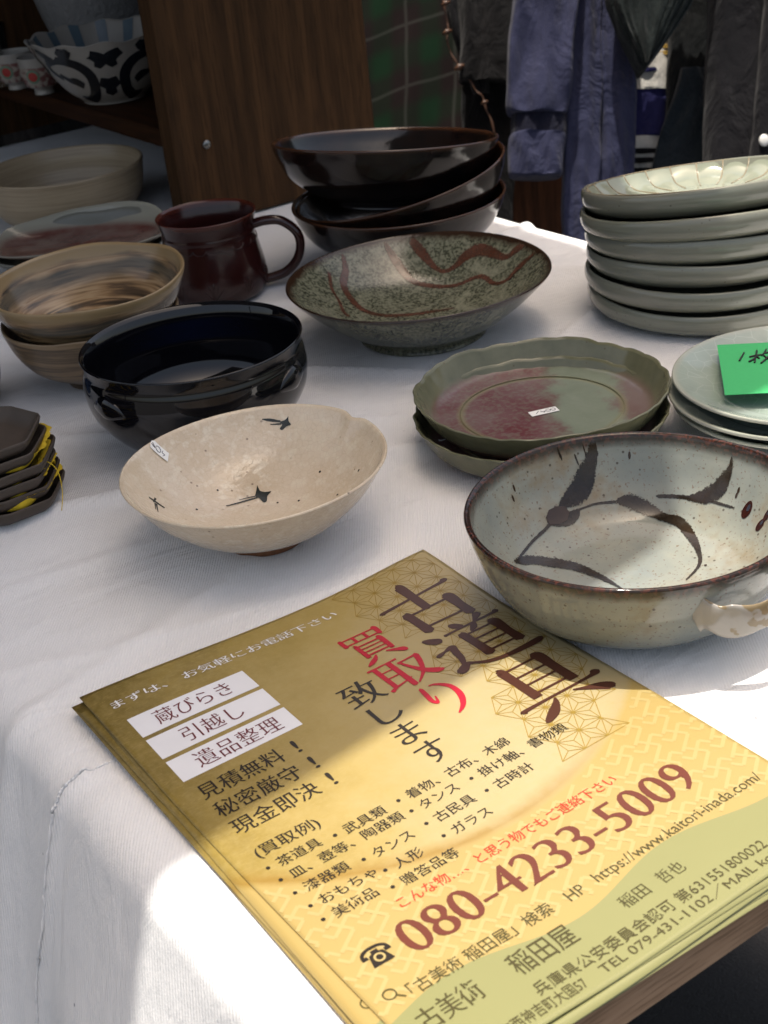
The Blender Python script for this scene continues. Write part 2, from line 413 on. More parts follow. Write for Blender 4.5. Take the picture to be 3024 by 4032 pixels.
# tartan: lines along the cloth's own width and length (uv in metres)
t = MT('green_tartan'); uv = t.n('UVMap').outputs[0]; q = t.xyz(uv)
def lines(v, period, wd, off=0.0):
    fr = t.math('FRACT', t.math('ADD', t.math('DIVIDE', v, period), off))
    return t.ramp(t.math('ABSOLUTE', t.math('SUBTRACT', fr, .5)), (wd * .6, 1.0), (wd * 1.4, 0.0))
sh_ = t.math('ADD', q[1], t.math('MULTIPLY', q[0], .35))
gx = lines(q[0], .078, .20, .5); gy = lines(sh_, .10, .20, .5)
c = t.mix(t.math('MULTIPLY', gx, gy), (.0085, .0055, .0055), (.004, .020, .008))
c = t.mix(t.math('MULTIPLY', t.math('MAXIMUM', gx, gy), .5), c, (.004, .012, .006))
pl = t.math('MAXIMUM', lines(q[0], .078, .03), lines(sh_, .10, .025))
c = t.mix(t.math('MULTIPLY', pl, .32), c, (.05, .052, .046)); M['tartan'] = t.fin(c, .95, .1)
def on(x, y, z=0.0):
    """the spot of the table frame, `z` above the table top, seen at a place on the photograph (1659 px wide)"""
    p = at(x, y, 1.0) - CP; t = (ZT + z - CP.z) / p.z
    return CP + p * t

def sstep(a, b, x):
    t = max(0, min(1, (x - a) / (b - a))); return t * t * (3 - 2 * t)

# ------------------------------------------------------------------ ground
g = mesh('ground', [(-60, -60, 0), (60, -60, 0), (60, 60, 0), (-60, 60, 0)], [(0, 1, 2, 3)], False)
tag(link('ground', g, M['asphalt']), kind='structure')

# ------------------------------------------------------------------ table and cloth
U0, U1, V0, V1 = -0.036, 0.655, -0.302, 1.24
tb = empty('market_table', (0, 0, 0), 0, 'long wooden stall table whose bare front edge shows under the gold flyers', 'table')
box_obj('tabletop', U0 + .022, U1 - .004, V0, V1, ZT - .0225, ZT - .0035, M['tablewood'], tb, .0015)
for x in (U0 + .07, U1 - .07):
    for y in (V0 + .28, V1 - .12):
        box_obj('leg', x - .022, x + .022, y - .022, y + .022, 0, ZT - .085, M['darkwood'], tb, .002)
box_obj('apron', U0 + .05, U1 - .05, V0 + .26, V0 + .28, ZT - .0845, ZT - .023, M['darkwood'], tb)
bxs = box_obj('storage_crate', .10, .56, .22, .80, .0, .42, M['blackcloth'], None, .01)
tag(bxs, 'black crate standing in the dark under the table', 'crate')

def cloth_h(u, v):
    n1 = noise.noise(Vector((u * 3.1 + 4, v * 3.1, 1.7)))
    n2 = noise.noise(Vector((u * 9 + v * 5, v * 10, 5.2)))
    h = .0012 * n1 + .0009 * n2 + .0003 * noise.noise(Vector((u * 34, v * 26 + u * 20, 2.2)))
    # long shallow creases running across the table
    for (a, b, cc, amp, wd) in ((.45, 1, .245, 0.0052, 0.0075), (.5, 1, .62, 0.0044, 0.0060), (-.35, 1, .02, 0.0036, 0.0067), (.9, 1, .83, 0.0039, 0.0090), (.1, 1, .135, 0.0029, 0.0053), (.75, 1, .40, 0.0034, 0.0053), (-.2, 1, .30, 0.0029, 0.0060), (1.2, 1, .66, 0.0034, 0.0067), (.3, 1, .05, 0.0023, 0.0045)):
        d = (a * u + b * v - cc) / math.hypot(a, b) + .010 * noise.noise(Vector((u * 6, v * 6, cc * 9)))
        h += amp * math.exp(-(d / wd) ** 2) * 1.5 * (.6 + .7 * noise.noise(Vector((u * 4 + cc * 7, v * 4, 8))))
    # press flat under the flyers
    k = sstep(-.03, .03, u) * (1 - sstep(.21, .25, u)) * (1 - sstep(0.0, .04, v))
    return h * (1 - .85 * k)

prof = []                                                   # (u, z, outward normal u, z, distance down the drape)
RB = .020
for i in range(46): s = .70 * (1 - i / 46); prof.append((U0 - .004 - RB * .12 - .34 * s, -RB - s, -1, .0, s + .03))
for i in range(10):
    a = PI - .25 - (PI / 2 - .25) * i / 10
    prof.append((U0 - .004 + RB + RB * math.cos(a) * 1.0, -RB + RB * math.sin(a), math.cos(a), math.sin(a), .03 * (1 - i / 10)))
NT = 150
for i in range(NT + 1):
    u = U0 - .004 + RB + (U1 - U0 - .006 - RB * .86) * i / NT; prof.append((u, 0, 0, 1, 0))
ue = prof[-1][0]
for i in range(1, 9):
    a = PI / 2 * (1 - i / 8); prof.append((ue + .010 * math.cos(a), -.010 + .010 * math.sin(a), math.cos(a), math.sin(a), .0))
for i in range(1, 14): prof.append((ue + .010 + .004 * i, -.010 - .045 * i, 1, 0, .045 * i))
vs, fs = [], []
vv = []
v = -.262
while v < V1 + .02:
    vv.append(v); v += .0045 if v < .45 else .009
for j, v in enumerate(vv):
    for i, (u, z, nu, nz, s) in enumerate(prof):
        h = cloth_h(u, v)
        if i < 56:                                          # folds of the left drape
            k = sstep(0, .22, s)
            fo = .007 * math.sin(v * 30 + 5 * noise.noise(Vector((v * 5, s * 2, 3.3)))) + .012 * noise.noise(Vector((v * 7 + s * 3, s * 4 - v * 2, 9.1))) + .005 * noise.noise(Vector((v * 20 + s * 14, s * 10, 2.1)))
            h += fo * k
            dd = v + .052 - .03 * s + .004 * noise.noise(Vector((s * 20, 0, 4)))      # the stitched seam
            h += .0034 * math.exp(-(dd / .0035) ** 2) * (.8 + .5 * noise.noise(Vector((s * 160, 1, 4)))) * sstep(0.0, .02, s + .012)
            h -= .004 * sstep(0.0, .03, dd) * (1 - sstep(.03, .12, dd)) * sstep(0, .1, s)
        elif i > 56 + NT:
            h += .006 * math.sin(v * 22) * sstep(0, .3, s)
        fr = 0.0
        if j == 0: fr = .004 * noise.noise(Vector((u * 120, 0, 6))) + .0035 * noise.noise(Vector((u * 40, 3, 6)))
        vs.append((u + nu * h, v + fr - .10 * s * (1 - sstep(-.262, -.1, v)) * 0, ZT + z + nz * h))
n = len(prof)
for j in range(len(vv) - 1):
    for i in range(n - 1): fs.append((j * n + i, j * n + i + 1, (j + 1) * n + i + 1, (j + 1) * n + i))
seam = []
for i in range(66, 4, -1):
    s_ = prof[i][4] if i < 56 else 0
    v_ = -.052 + .03 * s_ - .004 * noise.noise(Vector((s_ * 20, 0, 4))) + (.012 * (i - 56) / 10 if i > 56 else 0)
    j = min(range(len(vv)), key=lambda q: abs(vv[q] - v_)); p = Vector(vs[j * n + i]); seam.append(p + Vector((-.0002, 0, .0002)))
SEAM = catmull([tuple(p) for p in seam], 7)
cl = link('tablecloth', mesh('tablecloth', vs, fs), M['cloth'])
md = cl.modifiers.new('thickness', 'SOLIDIFY'); md.thickness = .0007; md.offset = -1
tag(cl, 'white cotton cloth spread over the table and hanging down its left side', 'tablecloth')
bm = bmesh.new()
tube(bm, [(x + .0007 * noise.noise(Vector((k * .9, 1, 1))), y + .0011 * noise.noise(Vector((k * .8, 4, 1))), z + .0004 * noise.noise(Vector((k * .7, 4, 9)))) for k, (x, y, z) in enumerate(SEAM)], [.0007 + .0006 * abs(noise.noise(Vector((k * .8, 7, 7)))) for k in range(len(SEAM))], 6)
link('frilled_seam', from_bm('frilled_seam', bm), M['cloth'], cl)
for a_, b_ in ((U0 + .02, .0), (.208, U1 - .01)):           # frayed threads along the cut edge
    bm = bmesh.new()
    for k in range(int(30 + 260 * (b_ - a_))):
        u = random.uniform(a_, b_); L = random.uniform(.003, .009)
        p = [Vector((u, -.2615, ZT + .0005)), Vector((u + random.uniform(-.002, .002), -.2625 - L * .5, ZT - .0002)), Vector((u + random.uniform(-.004, .004), -.2625 - L, ZT - .0022))]
        tube(bm, p, .00022, 4)
    link('frayed_thread', from_bm('frayed_thread', bm), M['cloth'], cl)

# ------------------------------------------------------------------ the awning that shades the stall
AZ = ZT + 1.35
sh = Vector((sdir.x / sdir.z, sdir.y / sdir.z)) * 1.35      # how far the sun shifts its shadow
aw = empty('stall_awning', (sh.x, sh.y, AZ), 0, 'grey tarpaulin awning stretched over the back of the stall', 'awning')
ex, ey = .643, -.118
AWN = [(-1.3, -.27), (0, -.134), (.2, -.112), (.25, -.103), (.30, -.097), (.322, -.090), (.340, -.062), (.352, -.046), (.40, -.046), (.475, -.043), (.53, .03), (.565, .12), (.580, .16), (.638, .34), (.642, .5), (.642, 2.9), (-1.3, 2.9)]
tp = link('tarpaulin', mesh('tarpaulin', [(x, y, 0) for x, y in AWN], [tuple(range(len(AWN)))], False), M['tarp'], aw)
md = tp.modifiers.new('thickness', 'SOLIDIFY'); md.thickness = .002
for (x, y) in ((ex - 1.90, ey + .5), (ex - 1.90, ey + 2.9), (ex - .03, ey + 2.9)):
    bm = bmesh.new(); tube(bm, [(x, y, -AZ), (x, y, -.003)], .016, 12)
    link('awning_pole', from_bm('awning_pole', bm), M['steel'], aw)

# ------------------------------------------------------------------ vessels
def inner_fn(prof):
    P = sorted(prof)
    def fz(r):
        if r <= P[0][0]: return P[0][1]
        for a, b in zip(P, P[1:]):
            if r <= b[0]: return a[1] + (b[1] - a[1]) * (r - a[0]) / max(1e-9, b[0] - a[0])
        return P[-1][1]
    return fz

def strip(name, pts, zf, m, parent, lift=.00035, cross=9, seed=0):
    """a painted stroke lying on a curved surface: pts = (x, y, half width) in the vessel's own plan"""
    P = catmull(pts, 10); vs, fs, ed = [], [], []
    for i, (x, y, w_) in enumerate(P):
        a = P[max(i - 1, 0)]; b = P[min(i + 1, len(P) - 1)]
        d = Vector((b[0] - a[0], b[1] - a[1])); d = d.normalized() if d.length else Vector((1, 0)); nx_, ny_ = -d.y, d.x
        for k in range(cross):
            t = 2 * k / (cross - 1) - 1
            q = (x + nx_ * w_ * t, y + ny_ * w_ * t)
            vs.append((*q, zf(math.hypot(*q)) + lift))
            e = (1 - abs(t)) * min(1, (min(i, len(P) - 1 - i) + .4) / 4); ed.append(e)
    for i in range(len(P) - 1):
        for k in range(cross - 1): fs.append((i * cross + k, i * cross + k + 1, (i + 1) * cross + k + 1, (i + 1) * cross + k))
    me = mesh(name, vs, fs); at_ = me.attributes.new('edge', 'FLOAT', 'POINT')
    for i, e in enumerate(ed): at_.data[i].value = e
    return link(name, me, m, parent)

def patch(name, poly, zf, m, parent, lift=.0004, step=.0012):
    """a small filled blot lying on a curved surface"""
    c = (sum(p[0] for p in poly) / len(poly), sum(p[1] for p in poly) / len(poly)); vs, fs = [(*c, zf(math.hypot(*c)) + lift)], []
    rings = 4; n_ = len(poly)
    for r in range(1, rings + 1):
        for p in poly:
            q = (c[0] + (p[0] - c[0]) * r / rings, c[1] + (p[1] - c[1]) * r / rings); vs.append((*q, zf(math.hypot(*q)) + lift))
    for k in range(n_): fs.append((0, 1 + k, 1 + (k + 1) % n_))
    for r in range(rings - 1):
        for k in range(n_):
            a = 1 + r * n_; b = a + n_; fs.append((a + k, b + k, b + (k + 1) % n_, a + (k + 1) % n_))
    return link(name, mesh(name, vs, fs), m, parent)

def sticker(name, c, ax, ay, hw, hh, zf, parent, lines_):
    """a little paper price label with pen strokes; c in plan, ax/ay plan directions"""
    def pt(s, t, l): q = (c[0] + ax[0] * s + ay[0] * t, c[1] + ax[1] * s + ay[1] * t); return (*q, zf(math.hypot(*q)) + l)
    vs, fs = [], []
    for l in (.0005, .0007):
        for j in range(4):
            for i in range(6): vs.append(pt(hw * (2 * i / 5 - 1), hh * (2 * j / 3 - 1), l))
    for j in range(3):
        for i in range(5):
            a = j * 6 + i; fs.append((a + 24, a + 25, a + 31, a + 30)); fs.append((a, a + 6, a + 7, a + 1))
    bd = [0, 1, 2, 3, 4, 5, 11, 17, 23, 22, 21, 20, 19, 18, 12, 6]
    for a, b in zip(bd, bd[1:] + bd[:1]): fs.append((a, b, b + 24, a + 24))
    o = link(name, mesh(name, vs, fs, False), M['label'], parent)
    bm = bmesh.new()
    for ln in lines_:
        tube(bm, [pt(hw * s, hh * t, .00085) for s, t in catmull([(a, b) for a, b in ln], 5)], .00019, 5)
    link('handwritten_price', from_bm('handwritten_price', bm), M['penink'], o)
    return o
ZERO = lambda cx, w_=.16, h_=.5: [(cx + w_ * math.cos(a), h_ * math.sin(a)) for a in [k * PI / 4 for k in range(9)]]

# cream bowl -------------------------------------------------------------------------
def put(name, u, v, z=0, rz=0, label=None, cat='bowl', group=None):
    return empty(name, (u, v, ZT + z + .0010), rz, label, cat, group)

cb = put('cream_bowl', .1554, .0832, label='cream crackled bowl with three small dark birds painted inside, in front of the black bowl')
co = catmull([(.0, .006), (.022, .006), (.022, .006), (.027, .0075), (.046, .0155), (.0645, .0315), (.0762, .0478), (.0775, .0499), (.0766, .0507), (.0750, .0495)], 6)
ci = catmull([(.0750, .0495), (.068, .0395), (.053, .0245), (.033, .0140), (.012, .0105), (.0, .0102)], 8)
def wob(a, r, z, i):
    k = sstep(.02, .05, z)
    d = math.cos(a - 1.06 + .0) ; nt = math.exp(-((a - .12) % (2 * PI)) ** 2 / .006) + math.exp(-((a - .12 - 2 * PI) % (-2 * PI)) ** 2 / .006)
    return r * (1 + k * (.010 * math.sin(2 * a + .6) + .005 * math.sin(3 * a + 1)) - .035 * nt * k), z + k * (.0006 * math.sin(3 * a) - .0012 * nt)
link('bowl_body', lathe('bowl_body', co + ci[1:], 144, wob), M['cream'], cb)
link('foot_ring', lathe('foot_ring', [(.019, .0062), (.0195, .0), (.0235, .0), (.0245, .0045), (.0245, .0078)], 72, close_start=False), M['rawclay'], cb)
zc = inner_fn([p for p in ci])
CREAM = {'A': [(0.0166, 0.0338), (0.0154, 0.0301), (0.0173, 0.0264), (0.0205, 0.0241), (0.0168, 0.0226), (0.0134, 0.0183), (0.0114, 0.019), (0.0117, 0.0235), (0.0108, 0.0271), (0.0132, 0.0299)], 'Al1': [(0.0112, 0.0253, 0.00055), (0.0032, 0.0271, 0.00074), (-0.0085, 0.0287, 0.00037)], 'Al2': [(0.0121, 0.0266, 0.00037), (0.0068, 0.0286, 0.00037), (0.0011, 0.0299, 0.00018)], 'B': [(0.0529, 0.0489), (0.0519, 0.0475), (0.0519, 0.0453), (0.0497, 0.0468), (0.0466, 0.0477), (0.046, 0.0493), (0.0481, 0.0494), (0.0477, 0.0513), (0.0505, 0.0495)], 'Bl1': [(0.0481, 0.0512, 0.00037), (0.0437, 0.0559, 0.00055), (0.0399, 0.0593, 0.00018)], 'Bl2': [(0.0479, 0.0501, 0.00037), (0.0426, 0.0547, 0.00018)], 'C': [(-0.0556, 0.0344, 0.00055), (-0.0514, 0.0324, 0.0011), (-0.0473, 0.0292, 0.00074)], 'Ct': [(-0.049, 0.0356, 0.00055), (-0.0526, 0.031, 0.00037)], 'Cl': [(-0.0513, 0.0306, 0.00055), (-0.055, 0.0213, 0.00018)], 'Cl2': [(-0.0521, 0.0305, 0.00037), (-0.0553, 0.0235, 0.00018)], 'dots': [(-0.0061, 0.042), (0.027, 0.0033), (0.0479, 0.0101), (0.056, -0.0214), (0.0174, 0.0122), (-0.0269, 0.0305), (0.0408, -0.0194)]}
for k in 'AB':
    P = catmull([(p[0], p[1]) for p in CREAM[k]] + [CREAM[k][0]], 3)[:-1]
    o = patch('painted_bird', P, zc, M['ink'], cb)
    for q in ('l1', 'l2'): strip('tail_stroke', CREAM[k + q], zc, M['ink'], o)
o = strip('painted_bird', CREAM['C'], zc, M['ink'], cb)
for q in ('Ct', 'Cl', 'Cl2'): strip('tail_stroke', CREAM[q], zc, M['ink'], o)
for x, y in CREAM['dots']:
    patch('ink_fleck', [(x + .0007 * math.cos(a), y + .0007 * math.sin(a)) for a in [PI * k / 4 for k in range(8)]], zc, M['ink'], cb)
sticker('price_sticker', (-.0285, .0652), (.47, -.36), (.30, .36), .0075, .0058, lambda r: zc(r) + .0009, cb, [[(-.8, .3), (-.5, -.3), (-.9, -.1)], ZERO(-.15, .28, .5), [(.35, .5), (.3, .0), (.6, -.1), (.4, -.6)]])
# black bowl -------------------------------------------------------------------------
bb = put('black_bowl', .2017, .2396, label='glossy black bowl with small side lugs and a deep blue inside')
bo = catmull([(0, .002), (.036, .002), (.038, 0), (.042, .001), (.058, .012), (.0715, .030), (.0752, .045), (.0744, .056), (.0730, .0622), (.0740, .0682), (.0747, .0693), (.0738, .0702), (.0715, .0680)], 7)
bi = catmull([(.0715, .0680), (.0695, .0615), (.0705, .052), (.0710, .040), (.066, .0225), (.050, .0105), (.02, .006), (0, .0055)], 8)
link('bowl_body', lathe('bowl_body', bo + bi[1:], 144), M['black'], bb)
for a in (3.35, -1.05):
    bm = bmesh.new()
    d = Vector((math.cos(a), math.sin(a), 0)); tg = Vector((-d.y, d.x, 0))
    pts = [d * (.0725 + .0022 * math.sin(PI * t)) + tg * (.017 * (2 * t - 1)) + Vector((0, 0, .046 + .003 * math.sin(PI * t))) for t in [k / 14 for k in range(15)]]
    tube(bm, pts, [(.0008 + .0024 * math.sin(PI * k / 14), .001 + .0070 * math.sin(PI * k / 14)) for k in range(15)], 12)
    link('lug', from_bm('lug', bm), M['black'], bb)
# speckled bowl ----------------------------------------------------------------------
sb = put('speckled_bowl', .4176, .2798, label='wide grey green speckled bowl with rust brown looping stripes inside')
so = catmull([(0, .003), (.046, .003), (.047, 0), (.0495, .0005), (.050, .005), (.066, .0155), (.084, .0295), (.0985, .0435), (.1015, .0470), (.1019, .0478), (.1010, .0486), (.0985, .0463)], 6)
si = catmull([(.0985, .0463), (.085, .0345), (.066, .0215), (.04, .0128), (.015, .0108), (0, .0106)], 9)
link('bowl_body', lathe('bowl_body', so + si[1:], 144, lambda a, r, z, i: (r * (1 + .004 * math.sin(2 * a + 1) * sstep(.01, .04, z)), z + .0006 * math.sin(3 * a) * sstep(.02, .045, z))), M['speck'], sb)
zs = inner_fn(si)
for pts in [[(-0.0054, 0.0968, 0.00167), (-0.011, 0.0857, 0.00301), (-0.0218, 0.0743, 0.00334), (-0.0251, 0.0614, 0.00334), (-0.0258, 0.0445, 0.00334), (-0.0173, 0.0295, 0.00334), (-0.0016, 0.0166, 0.00334), (0.0175, 0.0059, 0.0025), (0.0311, -0.0025, 0.001)], [(-0.027, 0.0853, 0.002), (-0.0353, 0.0709, 0.0015), (-0.038, 0.0576, 0.00134), (-0.044, 0.0424, 0.00167), (-0.0445, 0.0347, 0.0025)], [(0.0332, 0.0922, 0.00134), (0.0326, 0.0803, 0.00401), (0.0321, 0.0658, 0.00401), (0.0332, 0.0529, 0.00301), (0.0419, 0.0374, 0.00267), (0.0527, 0.0245, 0.00234), (0.0657, 0.0167, 0.00234), (0.0698, 0.0086, 0.00234), (0.0676, -0.0067, 0.002), (0.0725, -0.0171, 0.00234), (0.0838, -0.0201, 0.00367), (0.0931, -0.0277, 0.00167)], [(0.0525, 0.0818, 0.00334), (0.0534, 0.0701, 0.00468), (0.0538, 0.0519, 0.00234), (0.0568, 0.0437, 0.002), (0.0652, 0.0395, 0.00267), (0.0743, 0.0383, 0.00468), (0.0831, 0.032, 0.00568), (0.0867, 0.0199, 0.00434), (0.0878, 0.0028, 0.00267), (0.0944, -0.0035, 0.00401), (0.0989, -0.0087, 0.00334)]]:
    strip('slip_stripe', pts, zs, M['softrust'], sb, .0003, 11)
# handled bowl -----------------------------------------------------------------------
hb = put('handled_bowl', .2628, -.1134, label='grey green bowl with brown brush painted leaves inside and a loop handle on its side')
ho = catmull([(0, .001), (.045, 0), (.052, .0015), (.066, .011), (.0765, .027), (.0822, .0425), (.0845, .0515), (.0850, .0535), (.0842, .0550), (.0822, .0545), (.0812, .0525)], 7)
hi = catmull([(.0812, .0525), (.0785, .043), (.0715, .0272), (.058, .0135), (.035, .0083), (.012, .0072), (0, .0072)], 9)
def wob(a, r, z, i):
    k = sstep(.03, .054, z); d = math.exp(-((a + .42 + PI) % (2 * PI) - PI) ** 2 / .22)
    return r * (1 + k * .045 * d), z + k * .0015 * d + .00015 * math.sin(60 * z * 30)
link('bowl_body', lathe('bowl_body', ho + hi[1:], 160, wob), M['handled'], hb)
zh = inner_fn(hi)
HAND = {'leaf1': [(0.0402, 0.0701, 0.00219), (0.0367, 0.0693, 0.00279), (0.0321, 0.068, 0.00419), (0.0255, 0.0673, 0.00479), (0.0173, 0.0676, 0.00339), (0.0095, 0.0675, 0.0012)], 'stem1': [(0.0173, 0.0676, 0.001), (0.0092, 0.0672, 0.0009), (-0.0019, 0.0634, 0.0009), (-0.0186, 0.0583, 0.0008), (-0.0368, 0.0491, 0.0007)], 'leafb': [(0.0199, 0.0623, 0.0008), (0.0129, 0.0616, 0.00339), (0.0043, 0.0627, 0.00239), (-0.0014, 0.0654, 0.0014)], 'blob': [(-0.0011, 0.0665), (0.0028, 0.0685), (0.0081, 0.0683), (0.0129, 0.0667), (0.0137, 0.0639), (0.0103, 0.0617), (0.0041, 0.0618), (-0.0011, 0.0635)], 'leaf2': [(-0.0394, 0.0482, 0.0016), (-0.0276, 0.0479, 0.00419), (-0.018, 0.0409, 0.00519), (-0.0104, 0.03, 0.00419), (-0.0078, 0.0141, 0.00239), (-0.008, -0.0017, 0.0003)], 'stem2': [(0.0182, 0.0628, 0.0005), (0.0293, 0.0595, 0.0005), (0.0392, 0.0534, 0.0007)], 'leaf3': [(0.0393, 0.0536, 0.0012), (0.0451, 0.0478, 0.00339), (0.0489, 0.0399, 0.00359), (0.0517, 0.0297, 0.00259), (0.0546, 0.0198, 0.00339), (0.0509, 0.0078, 0.00299), (0.0438, -0.0044, 0.0016), (0.0351, -0.0129, 0.0011), (0.0204, -0.0177, 0.0006)], 'leaf4': [(0.08, 0.0071, 0.0005), (0.0782, 0.0062, 0.0018), (0.0748, 0.0076, 0.00359), (0.07, 0.0138, 0.00339), (0.0647, 0.024, 0.001)], 'stem3': [(0.0556, 0.0393, 0.0008), (0.0609, 0.0317, 0.0008), (0.0651, 0.0231, 0.0008), (0.0691, 0.0103, 0.0006), (0.0705, -0.0046, 0.0005)], 'b1': [(0.0705, -0.0131)], 'b1c': [(0.0691, -0.0189)], 'b2': [(0.0653, -0.0268)], 'b3': [(0.068, -0.0287)], 'drip1': [(0.0196, 0.0787, 0.0004), (0.02, 0.0778, 0.0006), (0.0209, 0.0764, 0.0005)], 'drip2': [(0.0281, 0.0746, 0.0006), (0.0289, 0.0719, 0.0004)], 'drip3': [(0.0336, 0.0735, 0.0003), (0.0341, 0.0713, 0.0005)], 'dots': [(0.0751, -0.0029), (0.0739, -0.0026), (0.0371, -0.0156), (0.0534, 0.0573), (-0.0172, 0.074), (-0.0143, 0.0763)]}
for k in ('leaf1', 'stem1', 'leafb', 'leaf2', 'stem2', 'leaf3', 'leaf4', 'stem3', 'drip1', 'drip2', 'drip3'):
    strip('brush_leaf' if 'leaf' in k else 'brush_stem' if 'stem' in k else 'glaze_drip', [(x, y, w_ * .98) for x, y, w_ in HAND[k]], zh, M['brush'], hb, .00030 + .00004 * len(k) + .00003 * (ord(k[-1]) % 5))
patch('brush_blot', HAND['blob'], zh, M['brushsolid'], hb, .0007)
for x, y, r in ((*HAND['b1'][0], .0027), (*HAND['b2'][0], .0021), (*HAND['b3'][0], .0017)):
    o = patch('painted_berry', [(x + r * math.cos(a), y + r * math.sin(a) * 1.1) for a in [PI * k / 8 for k in range(16)]], zh, M['berry'], hb, .0006)
    patch('berry_core', [(x + .0006 + r * .4 * math.cos(a), y - .0006 + r * .4 * math.sin(a)) for a in [PI * k / 8 for k in range(16)]], zh, M['berrycore'], o, .0009)
for x, y in HAND['dots']:
    patch('iron_spot', [(x + .0008 * math.cos(a), y + .0008 * math.sin(a)) for a in [PI * k / 4 for k in range(8)]], zh, M['brushsolid'], hb)
bm = bmesh.new()
P = catmull([(-113, .0775), (-110, .0835), (-105, .0890), (-96, .0952), (-84, .0972), (-74, .0935), (-68, .0850), (-67, .0775)], 6)
Q = []
for i, (a, r) in enumerate(P):
    a = math.radians(a); Q.append((r * math.cos(a), r * math.sin(a), .0350 + .0014 * math.sin(i * .35)))
tube(bm, Q, [(.0017 + .0004 * math.sin(i * .9), .0088 + .0012 * math.sin(i * .6)) for i in range(len(Q))], 20)
link('loop_handle', from_bm('loop_handle', bm), M['handleclay'], hb)
# scalloped plates -------------------------------------------------------------------
po = catmull([(0, .001), (.058, .001), (.060, 0), (.066, .001), (.0735, .007), (.0785, .016), (.0812, .0212), (.0818, .0222), (.0808, .0228), (.0792, .0214)], 6)
pi_ = catmull([(.0792, .0214), (.0768, .0165), (.0725, .0090), (.067, .0058), (.0545, .0050), (.0525, .0058), (.0505, .0049), (.02, .0045), (0, .0045)], 8)
def scal(ph):
    def wob(a, r, z, i):
        k = sstep(.008, .021, z)
        sc_ = abs(math.sin(a * 9.5 + ph + .8 * math.sin(2 * a) + .5 * math.sin(5 * a))) ; nz_ = noise.noise(Vector((math.cos(a) * 2.2 + ph, math.sin(a) * 2.2, .3)))
        return r * (1 + k * (.010 * (sc_ - .6) + .014 * nz_ + .004 * math.sin(31 * a))), z + k * (.0008 * (sc_ - .5) + .0022 * nz_)
    return wob
pl = put('scalloped_plate', .355, .066, 0, 0, 'olive scalloped plate lying under the red and green one', 'plate', 'scalloped olive plates')
link('plate_body', lathe('plate_body', po + pi_[1:], 216, scal(.4)), M['scallop'], pl)
p2 = put('scalloped_plate', .3615, .0725, .0115, 0, 'olive scalloped plate with dark red and green glaze and a price sticker', 'plate', 'scalloped olive plates')
link('plate_body', lathe('plate_body', po + pi_[1:], 216, scal(2.0)), M['scallop'], p2)
zp = inner_fn(pi_)
sticker('price_sticker', (-.0015, -.0035), (.95, -.31), (.31, .95), .0095, .0036, zp, p2, [[(-.6, -.4), (-.3, .5)], [(-.15, .4), (-.2, .0), (.1, -.1), (-.1, -.5)], ZERO(.32), ZERO(.68)])
# celadon plates and the card --------------------------------------------------------
go = catmull([(0, .001), (.040, .001), (.041, 0), (.044, .001), (.046, .0045), (.062, .0085), (.0755, .0140), (.0785, .0158), (.0790, .0168), (.0783, .0178), (.0760, .0172)], 6)
gi = catmull([(.0760, .0172), (.064, .0122), (.053, .0095), (.047, .0080), (.02, .0076), (0, .0076)], 8)
gp = on(1455, 835, .034); gc = (gp.x + .0790 * .817, gp.y - .0790 * .5765)
for k, lb in enumerate(('lowest pale celadon plate of the three under the green card', 'middle pale celadon plate of the three under the green card', 'top pale celadon plate carrying the green price card')):
    q = put('celadon_plate', gc[0] + (.004, -.003, 0)[k], gc[1] + (.004, .001, 0)[k], .0093 * k, k * 1.3, lb, 'plate', 'celadon plates in a stack')
    link('plate_body', lathe('plate_body', go + gi[1:], 120), M['celadon'], q)
cd = empty('price_card', (0, 0, ZT), 0, 'bright green paper card with black handwriting lying on the celadon plate', 'card')
zc2 = .0378
q4 = [on(1549, 745, zc2 + .001), on(1566, 853, zc2 - .0008), on(1712, 846, zc2), on(1694, 738, zc2 + .001)]
vs = [Vector((p.x, p.y, p.z - ZT)) for p in q4]; vs += [p - Vector((0, 0, .0003)) for p in vs]
link('card_sheet', mesh('card_sheet', [tuple(p) for p in vs], [(0, 1, 2, 3), (7, 6, 5, 4), (0, 4, 5, 1), (1, 5, 6, 2), (2, 6, 7, 3), (3, 7, 4, 0)], False), M['card'], cd)
bm = bmesh.new()
def cpt(x, y): p = on(x, y, zc2 + .0012); return Vector((p.x, p.y, p.z - ZT))
for ln in ([(1607, 762), (1602, 771), (1597, 779)], [(1619, 771), (1632, 768), (1645, 766)], [(1635, 757), (1633, 768), (1630, 783)], [(1633, 769), (1627, 776), (1618, 781)], [(1634, 769), (1640, 774)],
           [(1655, 755), (1651, 762), (1645, 768)], [(1650, 763), (1662, 761), (1673, 759)], [(1665, 760), (1658, 772), (1644, 784)], [(1650, 768), (1662, 776), (1680, 781)]):
    tube(bm, [cpt(*q) for q in catmull(ln, 5)], .00062, 6)
link('handwriting', from_bm('handwriting', bm), M['marker'], cd)
